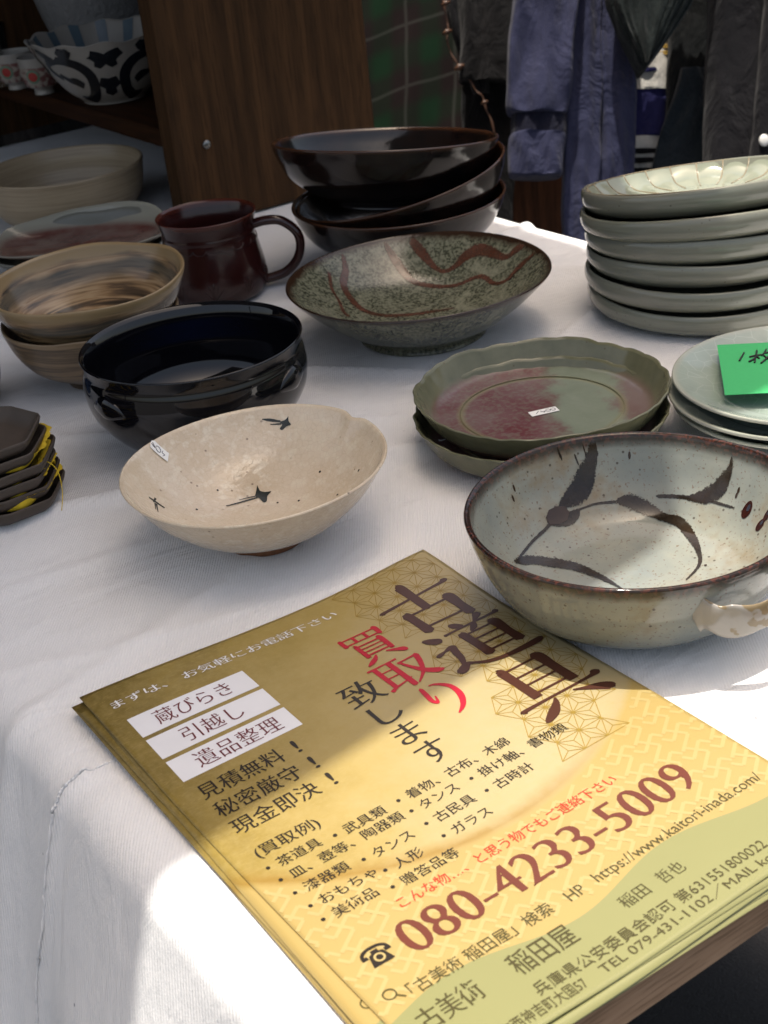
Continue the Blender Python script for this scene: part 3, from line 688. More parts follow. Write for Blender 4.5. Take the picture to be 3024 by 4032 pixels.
# sage plates ------------------------------------------------------------------------
ko = catmull([(0, .002), (.050, .002), (.051, 0), (.056, .0003), (.078, .0016), (.0882, .0058), (.0922, .0108), (.0931, .0160), (.0923, .0198), (.0908, .0210), (.0890, .0202)], 6)
ki = catmull([(.0890, .0202), (.083, .0125), (.070, .0072), (.03, .0056), (0, .0056)], 8)
offs = [(0, 0), (-.001, .001), (.003, .003), (.003, .003), (-.0015, .003), (.004, .006)]
names = ['lowest', 'second lowest', 'third from the bottom', 'third from the top', 'second from the top', 'topmost']
zk = inner_fn(ki)
for k in range(6):
    lb = names[k] + (' sage grey plate of the tall stack, its pale petalled inside showing' if k == 5 else ' sage grey plate of the tall stack of six')
    q = put('sage_plate', .6075 + offs[k][0], .1616 + offs[k][1], .0143 * k, .7 * k, lb, 'plate', 'sage plates in a tall stack')
    tl_ = math.radians((0, 1.9, 3.8, 5.7, 7.6, 10.0)[k]); ax = Vector((.93, -.36, 0)).normalized()
    q.matrix_world = Matrix.Translation(q.location + Vector((0, 0, .093 * math.sin(tl_) * (.26 if k == 5 else .27)))) @ Matrix.Rotation(-tl_, 4, ax) @ Matrix.Rotation(.7 * k, 4, 'Z')
    link('plate_body', lathe('plate_body', ko + ki[1:], 144, lambda a, r, z, i, k=k: (r * (1 + .004 * math.sin(2 * a + k) + .002 * math.sin(5 * a)), z + .0008 * math.sin(3 * a + k) * sstep(.006, .02, z))), M['sage'], q)
    if k == 5:
        def zpet(a, r): return zk(r) + .0006 + .0016 * abs(math.sin(13 * a)) * sstep(.05, .075, r) * (1 - .8 * sstep(.083, .0885, r))
        vs, fs = [], []
        R_ = [.0 + .0885 * i / 36 for i in range(1, 37)]
        for r in R_:
            for j in range(260): a = 2 * PI * j / 260; vs.append((r * math.cos(a), r * math.sin(a), zpet(a, r)))
        vs.append((0, 0, zk(0) + .0006)); c_ = len(vs) - 1
        fs = [(c_, j, (j + 1) % 260) for j in range(260)]
        for i in range(35):
            for j in range(260): fs.append((i * 260 + j, (i + 1) * 260 + j, (i + 1) * 260 + (j + 1) % 260, i * 260 + (j + 1) % 260))
        link('petal_lining', mesh('petal_lining', vs, fs), M['petal'], q)
        bm = bmesh.new()
        for j in range(26):
            a = PI * j / 13
            tube(bm, [(r * math.cos(a), r * math.sin(a), zpet(a, r) + .0001) for r in [.05 + .039 * i / 12 for i in range(13)]], .0006, 5)
        tube(bm, [(.0892 * math.cos(2 * PI * i / 96), .0892 * math.sin(2 * PI * i / 96), .0206) for i in range(97)], .0006, 5, False)
        link('petal_line', from_bm('petal_line', bm), M['petalrib'], q)
# dark stacked bowls -----------------------------------------------------------------
to = catmull([(0, .002), (.036, .002), (.037, 0), (.040, .001), (.042, .005), (.062, .0125), (.081, .0255), (.091, .041), (.0950, .0515), (.0957, .0540), (.0945, .0550), (.0925, .0535)], 6)
ti = catmull([(.0925, .0535), (.087, .0425), (.073, .025), (.045, .0125), (.015, .0100), (0, .0100)], 8)
TH = .0545
for k, (c_, tilt, s_, lb) in enumerate((((.522, .450, .0500), 0, 1.0, 'lowest dark brown glazed bowl of the stack of three'),
                              ((.527, .453, .0690), 11, 1.0, 'tilted middle dark brown bowl of the stack of three'),
                              ((.519, .458, .1045), -4, 1.04, 'topmost dark brown bowl of the stack of three'))):
    q = put('dark_glazed_bowl', c_[0], c_[1], 0, 0, lb, 'bowl', 'dark glazed bowls in a stack')
    ax = Vector((.533, .846, 0)).normalized()
    Rm = Matrix.Rotation(-math.radians(tilt), 4, ax)
    if k == 2: Rm = Matrix.Rotation(math.radians(-7.5), 4, Vector((.846, -.533, 0)).normalized()) @ Rm
    off = Rm @ Vector((0, 0, TH * s_)) if k else Vector((0, 0, c_[2]))
    q.matrix_world = Matrix.Translation(Vector((c_[0], c_[1], ZT + c_[2] + .001)) - off) @ Rm @ Matrix.Rotation(k * 1.9, 4, 'Z') @ Matrix.Scale(s_, 4)
    link('bowl_body', lathe('bowl_body', to + ti[1:], 144, lambda a, r, z, i, k=k: (r * (1 + .004 * math.sin(2 * a + k)), z)), M['tenmoku'], q)
# mug --------------------------------------------------------------------------------
mg = put('mug', .355, .497, 0, 0, 'maroon brown pottery mug with a loop handle and scalloped relief', 'mug')
mo = catmull([(0, .001), (.034, .001), (.036, 0), (.042, .003), (.0452, .013), (.0448, .025), (.0420, .041), (.0396, .054), (.0402, .062), (.0426, .0700), (.0431, .0712), (.0424, .0720), (.0408, .0702)], 7)
mi = catmull([(.0408, .0702), (.0375, .058), (.038, .045), (.0415, .025), (.040, .012), (.030, .0055), (0, .005)], 8)
link('mug_body', lathe('mug_body', mo + mi[1:], 120, lambda a, r, z, i: (r + (.0006 * (1 if abs(z - .0565) < .0012 and r > .038 else 0)), z)), M['maroon'], mg)
hd = Vector((.8131, -.5737, 0)).normalized()
bm = bmesh.new()
P = catmull([(.0385, .0585), (.050, .0605), (.063, .0590), (.0745, .049), (.0770, .037), (.0725, .024), (.061, .0135), (.0440, .0090)], 8)
tube(bm, [hd * r + Vector((0, 0, z)) for r, z in P], [(.0052, .0040)] * len(P), 14)
link('handle', from_bm('handle', bm), M['maroon'], mg)
bm = bmesh.new()
fo = inner_fn([(z, r) for r, z in mo if r > .038])
for k in range(22):
    a0 = 2 * PI * k / 22
    tube(bm, [(Vector((math.cos(a0 + .143 * t), math.sin(a0 + .143 * t), 0)) * (fo(.0505 - .0035 * math.sqrt(max(0, 1 - t * t))) + .0001)) + Vector((0, 0, .0505 - .0035 * math.sqrt(max(0, 1 - t * t)))) for t in [i / 5 - 1 for i in range(11)]], .0005, 5)
link('scallop_relief', from_bm('scallop_relief', bm), M['maroon'], mg)
bm = bmesh.new()
for k in range(9):
    a0 = 2 * PI * k / 9
    for (da, L) in ((-.18, .010), (-.09, .014), (0, .016), (.09, .014), (.18, .010)):
        tube(bm, [Vector((math.cos(a0 + da * t), math.sin(a0 + da * t), 0)) * (fo(.007 + L * t) + .0001) + Vector((0, 0, .007 + L * t)) for t in [i / 6 for i in range(7)]], .0005, 5)
link('fern_relief', from_bm('fern_relief', bm), M['maroon'], mg)
# beige bowl -------------------------------------------------------------------------
bg_ = put('beige_bowl', .374, .850, 0, 0, 'large plain beige bowl under the wooden shelf')
eo = catmull([(0, .001), (.050, 0), (.056, .001), (.070, .009), (.0795, .022), (.0835, .037), (.0855, .053), (.0865, .0580), (.0855, .0600), (.0835, .0592)], 7)
ei = catmull([(.0835, .0592), (.080, .048), (.077, .030), (.066, .012), (.03, .0065), (0, .006)], 8)
link('bowl_body', lathe('bowl_body', eo + ei[1:], 120), M['beige'], bg_); bg_.scale = (.98, .98, .92)
# dusky red plate on a grey plate ----------------------------------------------------
rp = on(172, 512, .026)
ro = catmull([(0, .001), (.050, 0), (.060, .001), (.072, .0045), (.0815, .0095), (.0845, .0120), (.0838, .0130), (.0815, .0120)], 6)
ri = catmull([(.0815, .0120), (.072, .0072), (.055, .0042), (0, .0036)], 8)
def rw(ph):
    def wob(a, r, z, i):
        k = sstep(.002, .012, z); sq = 1 + .07 * math.cos(4 * a + PI)
        nz_ = noise.noise(Vector((math.cos(a) * 1.8 + ph, math.sin(a) * 1.8, .9)))
        return r * (1 + (sq - 1) * k + .05 * nz_ * k), z + k * (.004 * nz_ + .013 * max(0, math.cos(a - 1.35)) ** 2 )
    return wob
q = put('grey_plate', rp.x - .002, rp.y - .003, 0, -.614, 'dark grey plate lying under the dusky red one', 'plate'); link('plate_body', lathe('plate_body', ro + ri[1:], 144, rw(4)), M['greyplate'], q); q.scale = (1.02, .66, 1.4)
q = put('dusky_red_plate', rp.x, rp.y, .0140, -.614, 'wavy edged dusky red and grey plate in front of the beige bowl', 'plate'); link('plate_body', lathe('plate_body', ro + ri[1:], 144, rw(1)), M['redplate'], q); q.scale = (1.06, .66, 1)
# marbled bowls ----------------------------------------------------------------------
no_ = catmull([(0, .003), (.023, .003), (.0235, 0), (.026, .0005), (.0265, .005), (.034, .0085), (.049, .0175), (.0605, .0325), (.0662, .0470), (.0672, .0520), (.0663, .0535), (.0645, .0520)], 6)
ni = catmull([(.0645, .0520), (.061, .042), (.052, .0265), (.036, .0145), (.015, .0100), (0, .0098)], 8)
def nw(ph, am):
    def wob(a, r, z, i):
        k = sstep(.01, .05, z); nz_ = noise.noise(Vector((math.cos(a) * 1.3 + ph, math.sin(a) * 1.3, z * 18)))
        return r * (1 + k * am * nz_), z + k * .0022 * noise.noise(Vector((math.cos(a) * 1.5 + ph, math.sin(a) * 1.5, 4)))
    return wob
q = put('marbled_bowl', .197, .397, 0, 0, 'striped brown clay bowl underneath the marbled one', 'bowl', 'marbled clay bowls'); link('bowl_body', lathe('bowl_body', no_ + ni[1:], 120, nw(2, .03)), M['neriage_low'], q)
mc_ = on(187, 596, .081)
q = put('marbled_bowl', mc_.x, mc_.y, .0285, 0, 'brown and tan marbled clay bowl stacked on the striped one', 'bowl', 'marbled clay bowls'); q.scale = (1.10, 1.10, .98)
q.rotation_euler = (.03, -.02, 0)
link('bowl_body', lathe('bowl_body', no_ + ni[1:], 120, nw(0, .04)), M['neriage'], q)
# square umber dishes with yellow tissue between --------------------------------------
def square_dish(bm_name, hx, hy):
    P = [(0, .0), (.60, .0), (.80, .0012), (.95, .0058), (.995, .0100), (1.0, .0118), (.985, .0126), (.955, .0110), (.86, .0052), (.70, .0030), (.0, .0028)]
    P = catmull(P, 4); n_ = 96
    def wob(a, r, z, i):
        c_, s_ = math.cos(a), math.sin(a); pw = 4.2
        e = (abs(c_) ** pw + abs(s_) ** pw) ** (-1 / pw)
        e = min(e, 1.52 / (abs(c_) + abs(s_)))
        return r * e, z
    me = lathe(bm_name, P[1:-1], n_, wob)
    for v in me.vertices: v.co.x *= hx; v.co.y *= hy
    return me
rz = -.62
jit = [(0, 0, 0), (-.0012, .001, .02), (-.003, .0005, -.03), (-.0015, -.001, .02), (-.0055, .0005, -.02), (-.0075, .001, .015)]
SQC = Vector((.0445, .2505))
lbs = ['lowest small brown square dish of the stack with yellow tissue', 'second small brown square dish from the bottom of its stack', 'third small brown square dish from the bottom of its stack',
       'third small brown square dish from the top of its stack', 'second small brown square dish from the top of its stack', 'topmost small brown square dish at the left edge of the cloth']
for k in range(6):
    q = put('square_dish', SQC.x + jit[k][0], SQC.y + jit[k][1], .0083 * k, rz + jit[k][2], lbs[k], 'dish', 'small brown square dishes in a stack')
    link('dish_body', square_dish('dish_body', .051, .039), M['umber'], q)
tl = ['yellow tissue sheet with torn edges above the lowest brown dish', 'yellow tissue sheet in the lower middle of the brown dish stack', 'yellow tissue sheet with a loose thread between the brown dishes', 'yellow tissue sheet showing a wide flap in the brown dish stack']
for k in range(4):
    q = put('tissue_sheet', SQC.x + jit[k][0], SQC.y + jit[k][1], .0083 * (k + 1) - .0016 + .0012, rz + .05 * k - .06, tl[k], 'paper', 'yellow tissue between the brown dishes')
    vs, fs = [], []; nx_, ny_ = 60, 50
    for j in range(ny_ + 1):
        for i in range(nx_ + 1):
            a, b = 2 * i / nx_ - 1, 2 * j / ny_ - 1
            x = a * .0496; y = b * .0378
            if abs(a) == 1: x += math.copysign(-.0012 + .0024 * noise.noise(Vector((b * 4, k * 3.1, 2))) + .0012 * noise.noise(Vector((b * 30, k, 2))), a)
            if abs(b) == 1: y += math.copysign(-.0012 + .0024 * noise.noise(Vector((a * 4, k * 3.1, 5))) + .0012 * noise.noise(Vector((a * 30, k, 5))), b)
            e = max(abs(a), abs(b) * .99)
            cut = max(0, abs(a) + abs(b) - 1.40)
            x *= 1 - .45 * cut; y *= 1 - .45 * cut
            z = .0030 + .0078 * sstep(.76, 1.0, e) + .0012 * noise.noise(Vector((a * 5, b * 5, k))) * sstep(.8, 1, e)
            vs.append((x, y, z))
    for j in range(ny_):
        for i in range(nx_): a = j * (nx_ + 1) + i; fs.append((a, a + 1, a + nx_ + 2, a + nx_ + 1))
    link('sheet', mesh('sheet', vs, fs), M['yellow'], q)
    if k == 2:
        bm = bmesh.new()
        tube(bm, [(x, y, z) for x, y, z in catmull([(.046, -.010, .008), (.053, -.013, .009), (.059, -.018, .004), (.061, -.026, -.006), (.0595, -.032, -.016)], 6)], .00028, 5)
        link('loose_thread', from_bm('loose_thread', bm), M['yellow'], q); bm = bmesh.new()
        for i in range(18):
            y = random.uniform(-.020, -.004); p = Vector((.047, y, .008 + random.uniform(-.001, .003)))
            tube(bm, [p, p + Vector((random.uniform(.001, .004), random.uniform(-.003, .003), random.uniform(-.002, .003)))], .00024, 4)
        link('frayed_thread', from_bm('frayed_thread', bm), M['yellow'], q)
# blue cup at the left edge ----------------------------------------------------------
b2 = on(12, 872, .004); q = put('blue_cup', b2.x - .028, b2.y + .024, 0, 0, 'small dark blue cup with a white ring, cut by the left edge of the photo', 'cup')
uo = catmull([(0, .001), (.018, 0), (.021, .001), (.030, .008), (.035, .020), (.0365, .030), (.0355, .031)], 6); ui = catmull([(.0355, .031), (.033, .02), (.026, .008), (0, .005)], 6)
link('cup_body', lathe('cup_body', uo + ui[1:], 72), M['bluewhite'], q)
fu = inner_fn([(z, r) for r, z in uo if r > .015])
bm = bmesh.new(); tube(bm, [(math.cos(a) * (fu(.0085) + .0002), math.sin(a) * (fu(.0085) + .0002), .0085) for a in [2 * PI * k / 48 for k in range(49)]], .0012, 6, False)
link('white_ring', from_bm('white_ring', bm), M['white'], q)

# ------------------------------------------------------------------ shelf and what stands on it
PV = .690
sf = empty('shelf_unit', (.428, PV, ZT + .0014), 0, 'dark stained wooden shelf standing on the back of the table', 'shelf')
box_obj('side_panel', 0, .236, 0, .026, 0, .62, M['shelfwood'], sf, .003)
box_obj('shelf_board', .004, .231, .0262, .62, .078, .096, M['plankwood'], sf, .002)
box_obj('shelf_board', .004, .231, .0262, .62, .46, .478, M['plankwood'], sf, .002)
box_obj('side_panel', 0, .236, .622, .648, 0, .62, M['shelfwood'], sf, .003)
box_obj('back_panel', .2312, .237, .0264, .62, .0, .62, M['maroonboard'], sf, .001)
def ray_v(x, y, v):
    d = at(x, y, 1) - CP; return CP + d * ((v - CP.y) / d.y)
p = ray_v(446, 312, PV) - sf.location
bm = bmesh.new(); bmesh.ops.create_uvsphere(bm, u_segments=16, v_segments=10, radius=.0045)
for v_ in bm.verts: v_.co = Vector((v_.co.x, v_.co.y * .55 - .0002, v_.co.z)) + Vector((p.x, 0, p.z))
link('bolt_head', from_bm('bolt_head', bm), M['steel'], sf)
SH = .0958
a_ = on(247, 220, SH)
ab = put('patterned_bowl', a_.x + .004, a_.y + .004, SH + .0014, 0, 'white bowl with black scroll pattern and fluted rim on the shelf')
ao = catmull([(0, .002), (.030, .002), (.031, 0), (.034, .001), (.036, .004), (.050, .016), (.062, .032), (.074, .052), (.0825, .0690), (.0835, .0705), (.0825, .0715), (.0805, .0700)], 6)
ai = catmull([(.0805, .0700), (.070, .050), (.055, .026), (.03, .0085), (0, .007)], 8)
def aw_(a, r, z, i):
    k = sstep(.04, .07, z); return r * (1 + k * .012 * math.sin(12 * a)), z + k * .0016 * math.sin(12 * a + .5)
link('bowl_body', lathe('bowl_body', ao + ai[1:], 168, aw_), M['porcelain'], ab)
fa = inner_fn([(z, r) for r, z in ao if r > .034])
def outer_stroke(name, pts, fr, m, parent, R0, ang0, lift=.0005):
    """paint on the outside: pts = (distance along the girth in m, height, half width)"""
    P = catmull(pts, 8); vs, fs = [], []; cr = 7
    for i, (s_, z_, w_) in enumerate(P):
        a = P[max(i - 1, 0)]; b = P[min(i + 1, len(P) - 1)]
        d = Vector((b[0] - a[0], b[1] - a[1])); d = d.normalized() if d.length else Vector((1, 0))
        for k in range(cr):
            t = 2 * k / (cr - 1) - 1; ss = s_ - d.y * w_ * t; z2 = z_ + d.x * w_ * t
            r = fr(z2) + lift; an = ang0 + ss / R0; kk = sstep(.04, .07, z2) if parent is ab else 0
            r *= 1 + kk * .012 * math.sin(12 * an)
            vs.append((r * math.cos(an), r * math.sin(an), z2))
    for i in range(len(P) - 1):
        for k in range(cr - 1): fs.append((i * cr + k, i * cr + k + 1, (i + 1) * cr + k + 1, (i + 1) * cr + k))
    return link(name, mesh(name, vs, fs), m, parent)
A0 = math.atan2(-.846, -.533)
for s0, fl in ((-.028, 1), (.040, -1), (.10, 1), (.165, -1), (-.095, -1), (.23, 1)):
    f_ = lambda s_: s0 + fl * s_
    for st in ([(f_(-.026), .052, .0035), (f_(-.010), .056, .0045), (f_(.008), .050, .005), (f_(.017), .036, .0055), (f_(.014), .018, .006), (f_(.002), .009, .005), (f_(-.012), .011, .003)],
               [(f_(-.018), .040, .002), (f_(-.010), .033, .003), (f_(-.002), .031, .005), (f_(.004), .026, .004)],
               [(f_(-.026), .052, .003), (f_(-.028), .043, .003), (f_(-.018), .034, .002)],
               [(f_(.020), .062, .004), (f_(.030), .055, .006), (f_(.026), .046, .003)],
               [(f_(-.030), .067, .002), (f_(-.022), .060, .004), (f_(-.016), .055, .003)],
               [(f_(.024), .030, .005), (f_(.034), .024, .007), (f_(.030), .014, .004)],
               [(f_(-.006), .067, .004), (f_(.0), .063, .006), (f_(.006), .067, .003)]):
        outer_stroke('scroll_pattern', st, fa, M['indigo'], ab, .062, A0)
za = inner_fn(ai)
for k in range(16):
    an = 2 * PI * k / 16
    vs, fs = [], []
    for i in range(9):
        r = .062 + .0185 * i / 8
        for t in (-1, -.33, .33, 1):
            aa = an + t * .075; kk = sstep(.04, .07, za(r)); vs.append((r * (1 + kk * .012 * math.sin(12 * aa)) * math.cos(aa) * .994, r * (1 + kk * .012 * math.sin(12 * aa)) * math.sin(aa) * .994, za(r) + .0008 + kk * .0016 * math.sin(12 * aa + .5)))
    for i in range(8):
        for j in range(3): fs.append((i * 4 + j, i * 4 + j + 1, i * 4 + j + 5, i * 4 + j + 4))
    link('inside_stripe', mesh('inside_stripe', vs, fs), M['palestripe'], ab)
gb = put('grey_bowl', a_.x + .085, a_.y + .175, SH + .0014, 0, 'tall grey textured bowl at the top of the picture behind the patterned bowl'); gb.location.x = min(gb.location.x, .565)
yo = catmull([(0, .002), (.034, 0), (.040, .002), (.052, .016), (.066, .046), (.078, .085), (.0855, .120), (.0845, .122)], 7); yi = catmull([(.0845, .122), (.074, .085), (.05, .025), (0, .008)], 7)
link('bowl_body', lathe('bowl_body', yo + yi[1:], 96), M['greybowl'], gb)
qo = catmull([(0, .001), (.010, 0), (.0115, .001), (.0115, .006), (.019, .011), (.0225, .022), (.0235, .036), (.0240, .0415), (.0232, .0418)], 6); qi = catmull([(.0232, .0418), (.021, .025), (.014, .012), (0, .009)], 6)
fq = inner_fn([(z, r) for r, z in qo if r > .0112])
for k, (x, y, lb) in enumerate(((103, 207, 'small cup with a red and green medallion beside the patterned bowl'), (46, 196, 'small medallion cup farther left on the shelf, behind the other one'))):
    p = on(x, y, SH); q = put('sake_cup', p.x, p.y + .006, SH + .0014, 0, lb, 'cup', 'small medallion cups on the shelf')
    link('cup_body', lathe('cup_body', qo + qi[1:], 64), M['porcelain'], q)
    vs, fs = [], []
    for i in range(9):
        z_ = .010 + .022 * i / 8
        for j in range(64): an = 2 * PI * j / 64; r = fq(z_) + .0003; vs.append((r * math.cos(an), r * math.sin(an), z_))
    for i in range(8):
        for j in range(64): fs.append((i * 64 + j, i * 64 + (j + 1) % 64, (i + 1) * 64 + (j + 1) % 64, (i + 1) * 64 + j))
    link('figured_band', mesh('figured_band', vs, fs), M['cuppattern'], q)
    for an in (A0 - .25, A0 + 1.8, A0 + 3.9):
        for (rr, m_, l_) in ((.0078, 'cupgreen', .0006), (.0052, 'cupred', .0009)):
            vs, fs = [], []
            for i in range(1, 5):
                for j in range(24):
                    t = 2 * PI * j / 24; z_ = .0225 + rr * i / 4 * math.sin(t); aa = an + rr * i / 4 * math.cos(t) / .0225; r = fq(z_) + l_
                    vs.append((r * math.cos(aa), r * math.sin(aa), z_))
            r = fq(.0225) + l_; vs.append((r * math.cos(an), r * math.sin(an), .0225)); c_ = len(vs) - 1
            fs = [(c_, j, (j + 1) % 24) for j in range(24)]
            for i in range(3):
                for j in range(24): fs.append((i * 24 + j, (i + 1) * 24 + j, (i + 1) * 24 + (j + 1) % 24, i * 24 + (j + 1) % 24))
            link('medallion', mesh('medallion', vs, fs), M[m_], q)
p = on(-6, 190, SH); q = put('drinking_glass', p.x, p.y, SH + .0014, 0, 'clear ribbed glass at the far left end of the shelf', 'glass')
link('glass_body', lathe('glass_body', [(.001, 0), (.018, 0), (.021, .01), (.024, .07), (.0228, .07), (.0195, .012), (.001, .008)], 40, lambda a, r, z, i: (r * (1 + .015 * math.sin(14 * a)), z)), M['glass'], q)
# ------------------------------------------------------------------ clothes behind the table
HX = Vector((CR.x, CR.y, CR.z))
def garment(name, st, depth, m, parent=None, folds=4, amp=.006, wr=.004, seed=0, n=72, thick=None, uv=False):
    """a hanging piece of cloth as a closed, softly folded tube; st = (x, y, half width) seen at `depth`, thickness in m"""
    P = catmull(st, 9); px = depth / 3086.4; vs, fs, uvs = [], [], []
    tk = thick or .018; run = 0; last = None
    for i, (x, y, hw) in enumerate(P):
        c = at(x, y, depth)
        if last is not None: run += (c - last).length
        last = c; s = i / (len(P) - 1)
        for k in range(n):
            a = 2 * PI * k / n; ca, sa = math.cos(a), math.sin(a)
            X = math.copysign(abs(ca) ** .75, ca) * hw * px
            Y = math.copysign(abs(sa) ** .6, sa) * tk
            ph = folds * PI * X / (hw * px) + seed * 1.7 + 2.2 * noise.noise(Vector((seed, s * 2.0, 0)))
            f_ = amp * math.sin(ph) * (.6 + .5 * noise.noise(Vector((X * 9, s * 3, seed + 3))))
            f_ += wr * noise.noise(Vector((X * 26 + run * 9 + seed, run * 7, 1.3))) + wr * .35 * noise.noise(Vector((X * 50 - run * 26 + seed, run * 16, 2.3)))
            d = (Y + f_) if sa > 0 else (Y + f_ * .5)
            e = .003 * noise.noise(Vector((run * 18, seed, ca)))
            vs.append(tuple(c + HX * (X + e) + CB * d)); uvs.append((X, run))
    for i in range(len(P) - 1):
        for k in range(n): fs.append((i * n + k, (i + 1) * n + k, (i + 1) * n + (k + 1) % n, i * n + (k + 1) % n))
    fs.append(tuple(range(n))); b = (len(P) - 1) * n; fs.append(tuple(range(b + n - 1, b - 1, -1)))
    me = mesh(name, vs, fs)
    if uv:
        l = me.uv_layers.new(name='UVMap')
        for lp in me.loops: l.data[lp.index].uv = uvs[lp.vertex_index]
    return link(name, me, m, parent)
def hung(name, x, y, depth, label, cat, group='clothes hanging behind the table'):
    e = empty(name, at(x, y, depth), 0, label, cat, group); bpy.context.view_layer.update(); return e
def adopt(o, e):
    o.parent = e; o.matrix_parent_inverse = e.matrix_world.inverted(); return o
def gm(e, *a, **k): return adopt(garment(*a, **k), e)

bk = garment('added_backdrop_curtain', [(1100, -2300, 2600), (1100, -600, 2600), (1100, 300, 2600), (1100, 1000, 2600)], 2.75, M['blackcloth'], None, 34, .03, .01, 9, 260, .02)  # added backdrop: blocks sky light from behind and fills the gaps with dark
tag(bk, 'added black curtain that keeps the space behind the clothes dark', 'curtain')
vs, fs = [], []
for j in range(9):
    for i in range(121): vs.append((-1.3 + 2.5 * i / 120, 1.60 + .03 * math.sin(i * .55), .02 + (AZ - .03) * j / 8))
for j in range(8):
    for i in range(120): a = j * 121 + i; fs.append((a, a + 1, a + 122, a + 121))
sc_ = link('added_shade_curtain', mesh('added_shade_curtain', vs, fs), M['blackcloth'])  # curtain added to keep light from the back left off the far cloth
md = sc_.modifiers.new('thickness', 'SOLIDIFY'); md.thickness = .003
tag(sc_, 'added dark curtain behind the wooden shelf, blocking light from the back', 'curtain')
tt = garment('tartan_cloth', [(925, -160, 235), (930, 120, 240), (925, 420, 245), (920, 640, 245)], 2.30, M['tartan'], None, 3, .010, .004, 2, 96, .012, True)
tag(tt, 'green and black tartan cloth with thin pale lines hanging beside the shelf', 'cloth')
e = hung('charcoal_cardigan', 1040, -60, 1.98, 'charcoal cardigan with a rust coloured scalloped edge, left of the navy hoodie', 'cardigan')
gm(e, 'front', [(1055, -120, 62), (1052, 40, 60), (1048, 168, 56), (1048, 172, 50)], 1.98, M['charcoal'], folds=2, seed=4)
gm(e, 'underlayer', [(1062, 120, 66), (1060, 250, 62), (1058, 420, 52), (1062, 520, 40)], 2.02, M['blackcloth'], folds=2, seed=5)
bm = bmesh.new()
ed = catmull([(962, -60), (957, -8), (962, 26), (968, 62), (966, 84), (973, 112), (988, 138), (1003, 146), (1014, 170), (1028, 196), (1042, 208), (1050, 236), (1062, 262), (1070, 300)], 6)
tube(bm, [at(x, y, 1.97) for x, y in ed], [.0012 + .0004 * math.sin(i * .8) for i in range(len(ed))], 8)
for (x, y, s_) in ((965, 70, 1), (992, 146, 1.2), (962, 8, .9), (1046, 222, .7)):
    tube(bm, [at(x - 9 * s_, y + 4 * s_, 1.965), at(x, y - 1, 1.962), at(x + 11 * s_, y - 5 * s_, 1.965)], [.0012, .0042 * s_, .0014], 8)
adopt(link('scalloped_edge', from_bm('scalloped_edge', bm), M['orange']), e)
gm(e, 'lining', [(1010, -120, 46), (1008, 20, 42), (1020, 110, 30), (1040, 200, 16)], 1.995, M['slate'], folds=2, seed=7)

e = hung('navy_hoodie', 1180, -60, 1.86, 'faded navy jersey hoodie with one cuffed sleeve hanging at the front', 'hoodie')
gm(e, 'sleeve', [(1190, -140, 72), (1178, 0, 70), (1168, 90, 70), (1163, 180, 69), (1160, 222, 68), (1160, 246, 63), (1161, 250, 52)], 1.84, M['navy'], folds=2, amp=.008, wr=.011, seed=1, thick=.024)
gm(e, 'cuff', [(1162, 238, 54), (1162, 262, 60), (1162, 292, 60), (1161, 297, 56)], 1.84, M['navydark'], folds=6, amp=.0012, wr=.002, seed=3, thick=.020)
gm(e, 'cuff_band', [(1162, 290, 57), (1161, 300, 61), (1159, 340, 60), (1157, 376, 58), (1156, 383, 50)], 1.835, M['navy'], folds=2, amp=.004, wr=.004, seed=6, thick=.022)
gm(e, 'body', [(1262, -150, 40), (1258, 60, 40), (1258, 260, 42), (1252, 420, 38), (1252, 640, 38)], 1.87, M['navy'], folds=2, amp=.005, wr=.006, seed=8, thick=.020)
gm(e, 'body_side', [(1322, -150, 46), (1324, 60, 47), (1326, 260, 47), (1322, 420, 46), (1318, 640, 48)], 1.885, M['navy'], folds=3, amp=.004, wr=.008, seed=11, thick=.022)
e = hung('striped_knit', 1420, 60, 1.93, 'white knitted garment with navy and yellow stripes, right of the hoodie', 'jumper')
gm(e, 'knit_body', [(1418, -140, 52), (1418, 80, 52), (1415, 190, 50), (1412, 196, 50)], 1.93, M['knitwhite'], folds=2, amp=.003, seed=12)
gm(e, 'navy_block', [(1412, 192, 51), (1408, 250, 50), (1402, 300, 48)], 1.931, M['knitnavy'], folds=2, amp=.003, seed=12)
gm(e, 'hem', [(1402, 300, 48), (1400, 340, 47), (1398, 400, 47), (1396, 440, 46)], 1.93, M['knitwhite'], folds=2, amp=.003, seed=12)
for (y, h_, m_) in ((158, 4, 'knitnavy'), (332, 5, 'slate'), (352, 5, 'slate'), (374, 5, 'slate')):
    gm(e, 'stripe', [(1414 - y * .04, y - h_, 52), (1414 - y * .04, y + h_, 52)], 1.927, M[m_], folds=2, amp=.003, seed=12)
for y in (92, 108, 122):
    gm(e, 'yellow_stripe', [(1416, y - 4, 53), (1416, y + 4, 53)], 1.927, plain('mustard_stripe', (.32, .20, .03), .8) if y == 92 else bpy.data.materials['mustard_stripe'], folds=2, amp=.003, seed=12)
e = hung('tweed_coat', 1400, -60, 1.80, 'dark green tweed coat whose gathered sleeve end hangs over the striped knit', 'coat')
gm(e, 'sleeve', [(1428, -170, 112), (1412, -60, 104), (1404, 0, 94), (1396, 60, 66), (1392, 105, 38), (1388, 138, 16), (1387, 152, 6)], 1.80, M['tweed'], folds=11, amp=.0065, wr=.005, seed=14, thick=.034)
gm(e, 'coat_body', [(1520, -150, 72), (1512, 60, 68), (1500, 240, 62), (1484, 420, 60)], 1.905, M['greenblack'], folds=2, amp=.006, seed=15)
gm(e, 'coat_skirt', [(1500, 150, 30), (1495, 220, 46), (1480, 320, 62), (1470, 430, 76)], 1.885, M['bluetweed'], folds=2, amp=.004, seed=16, thick=.012)
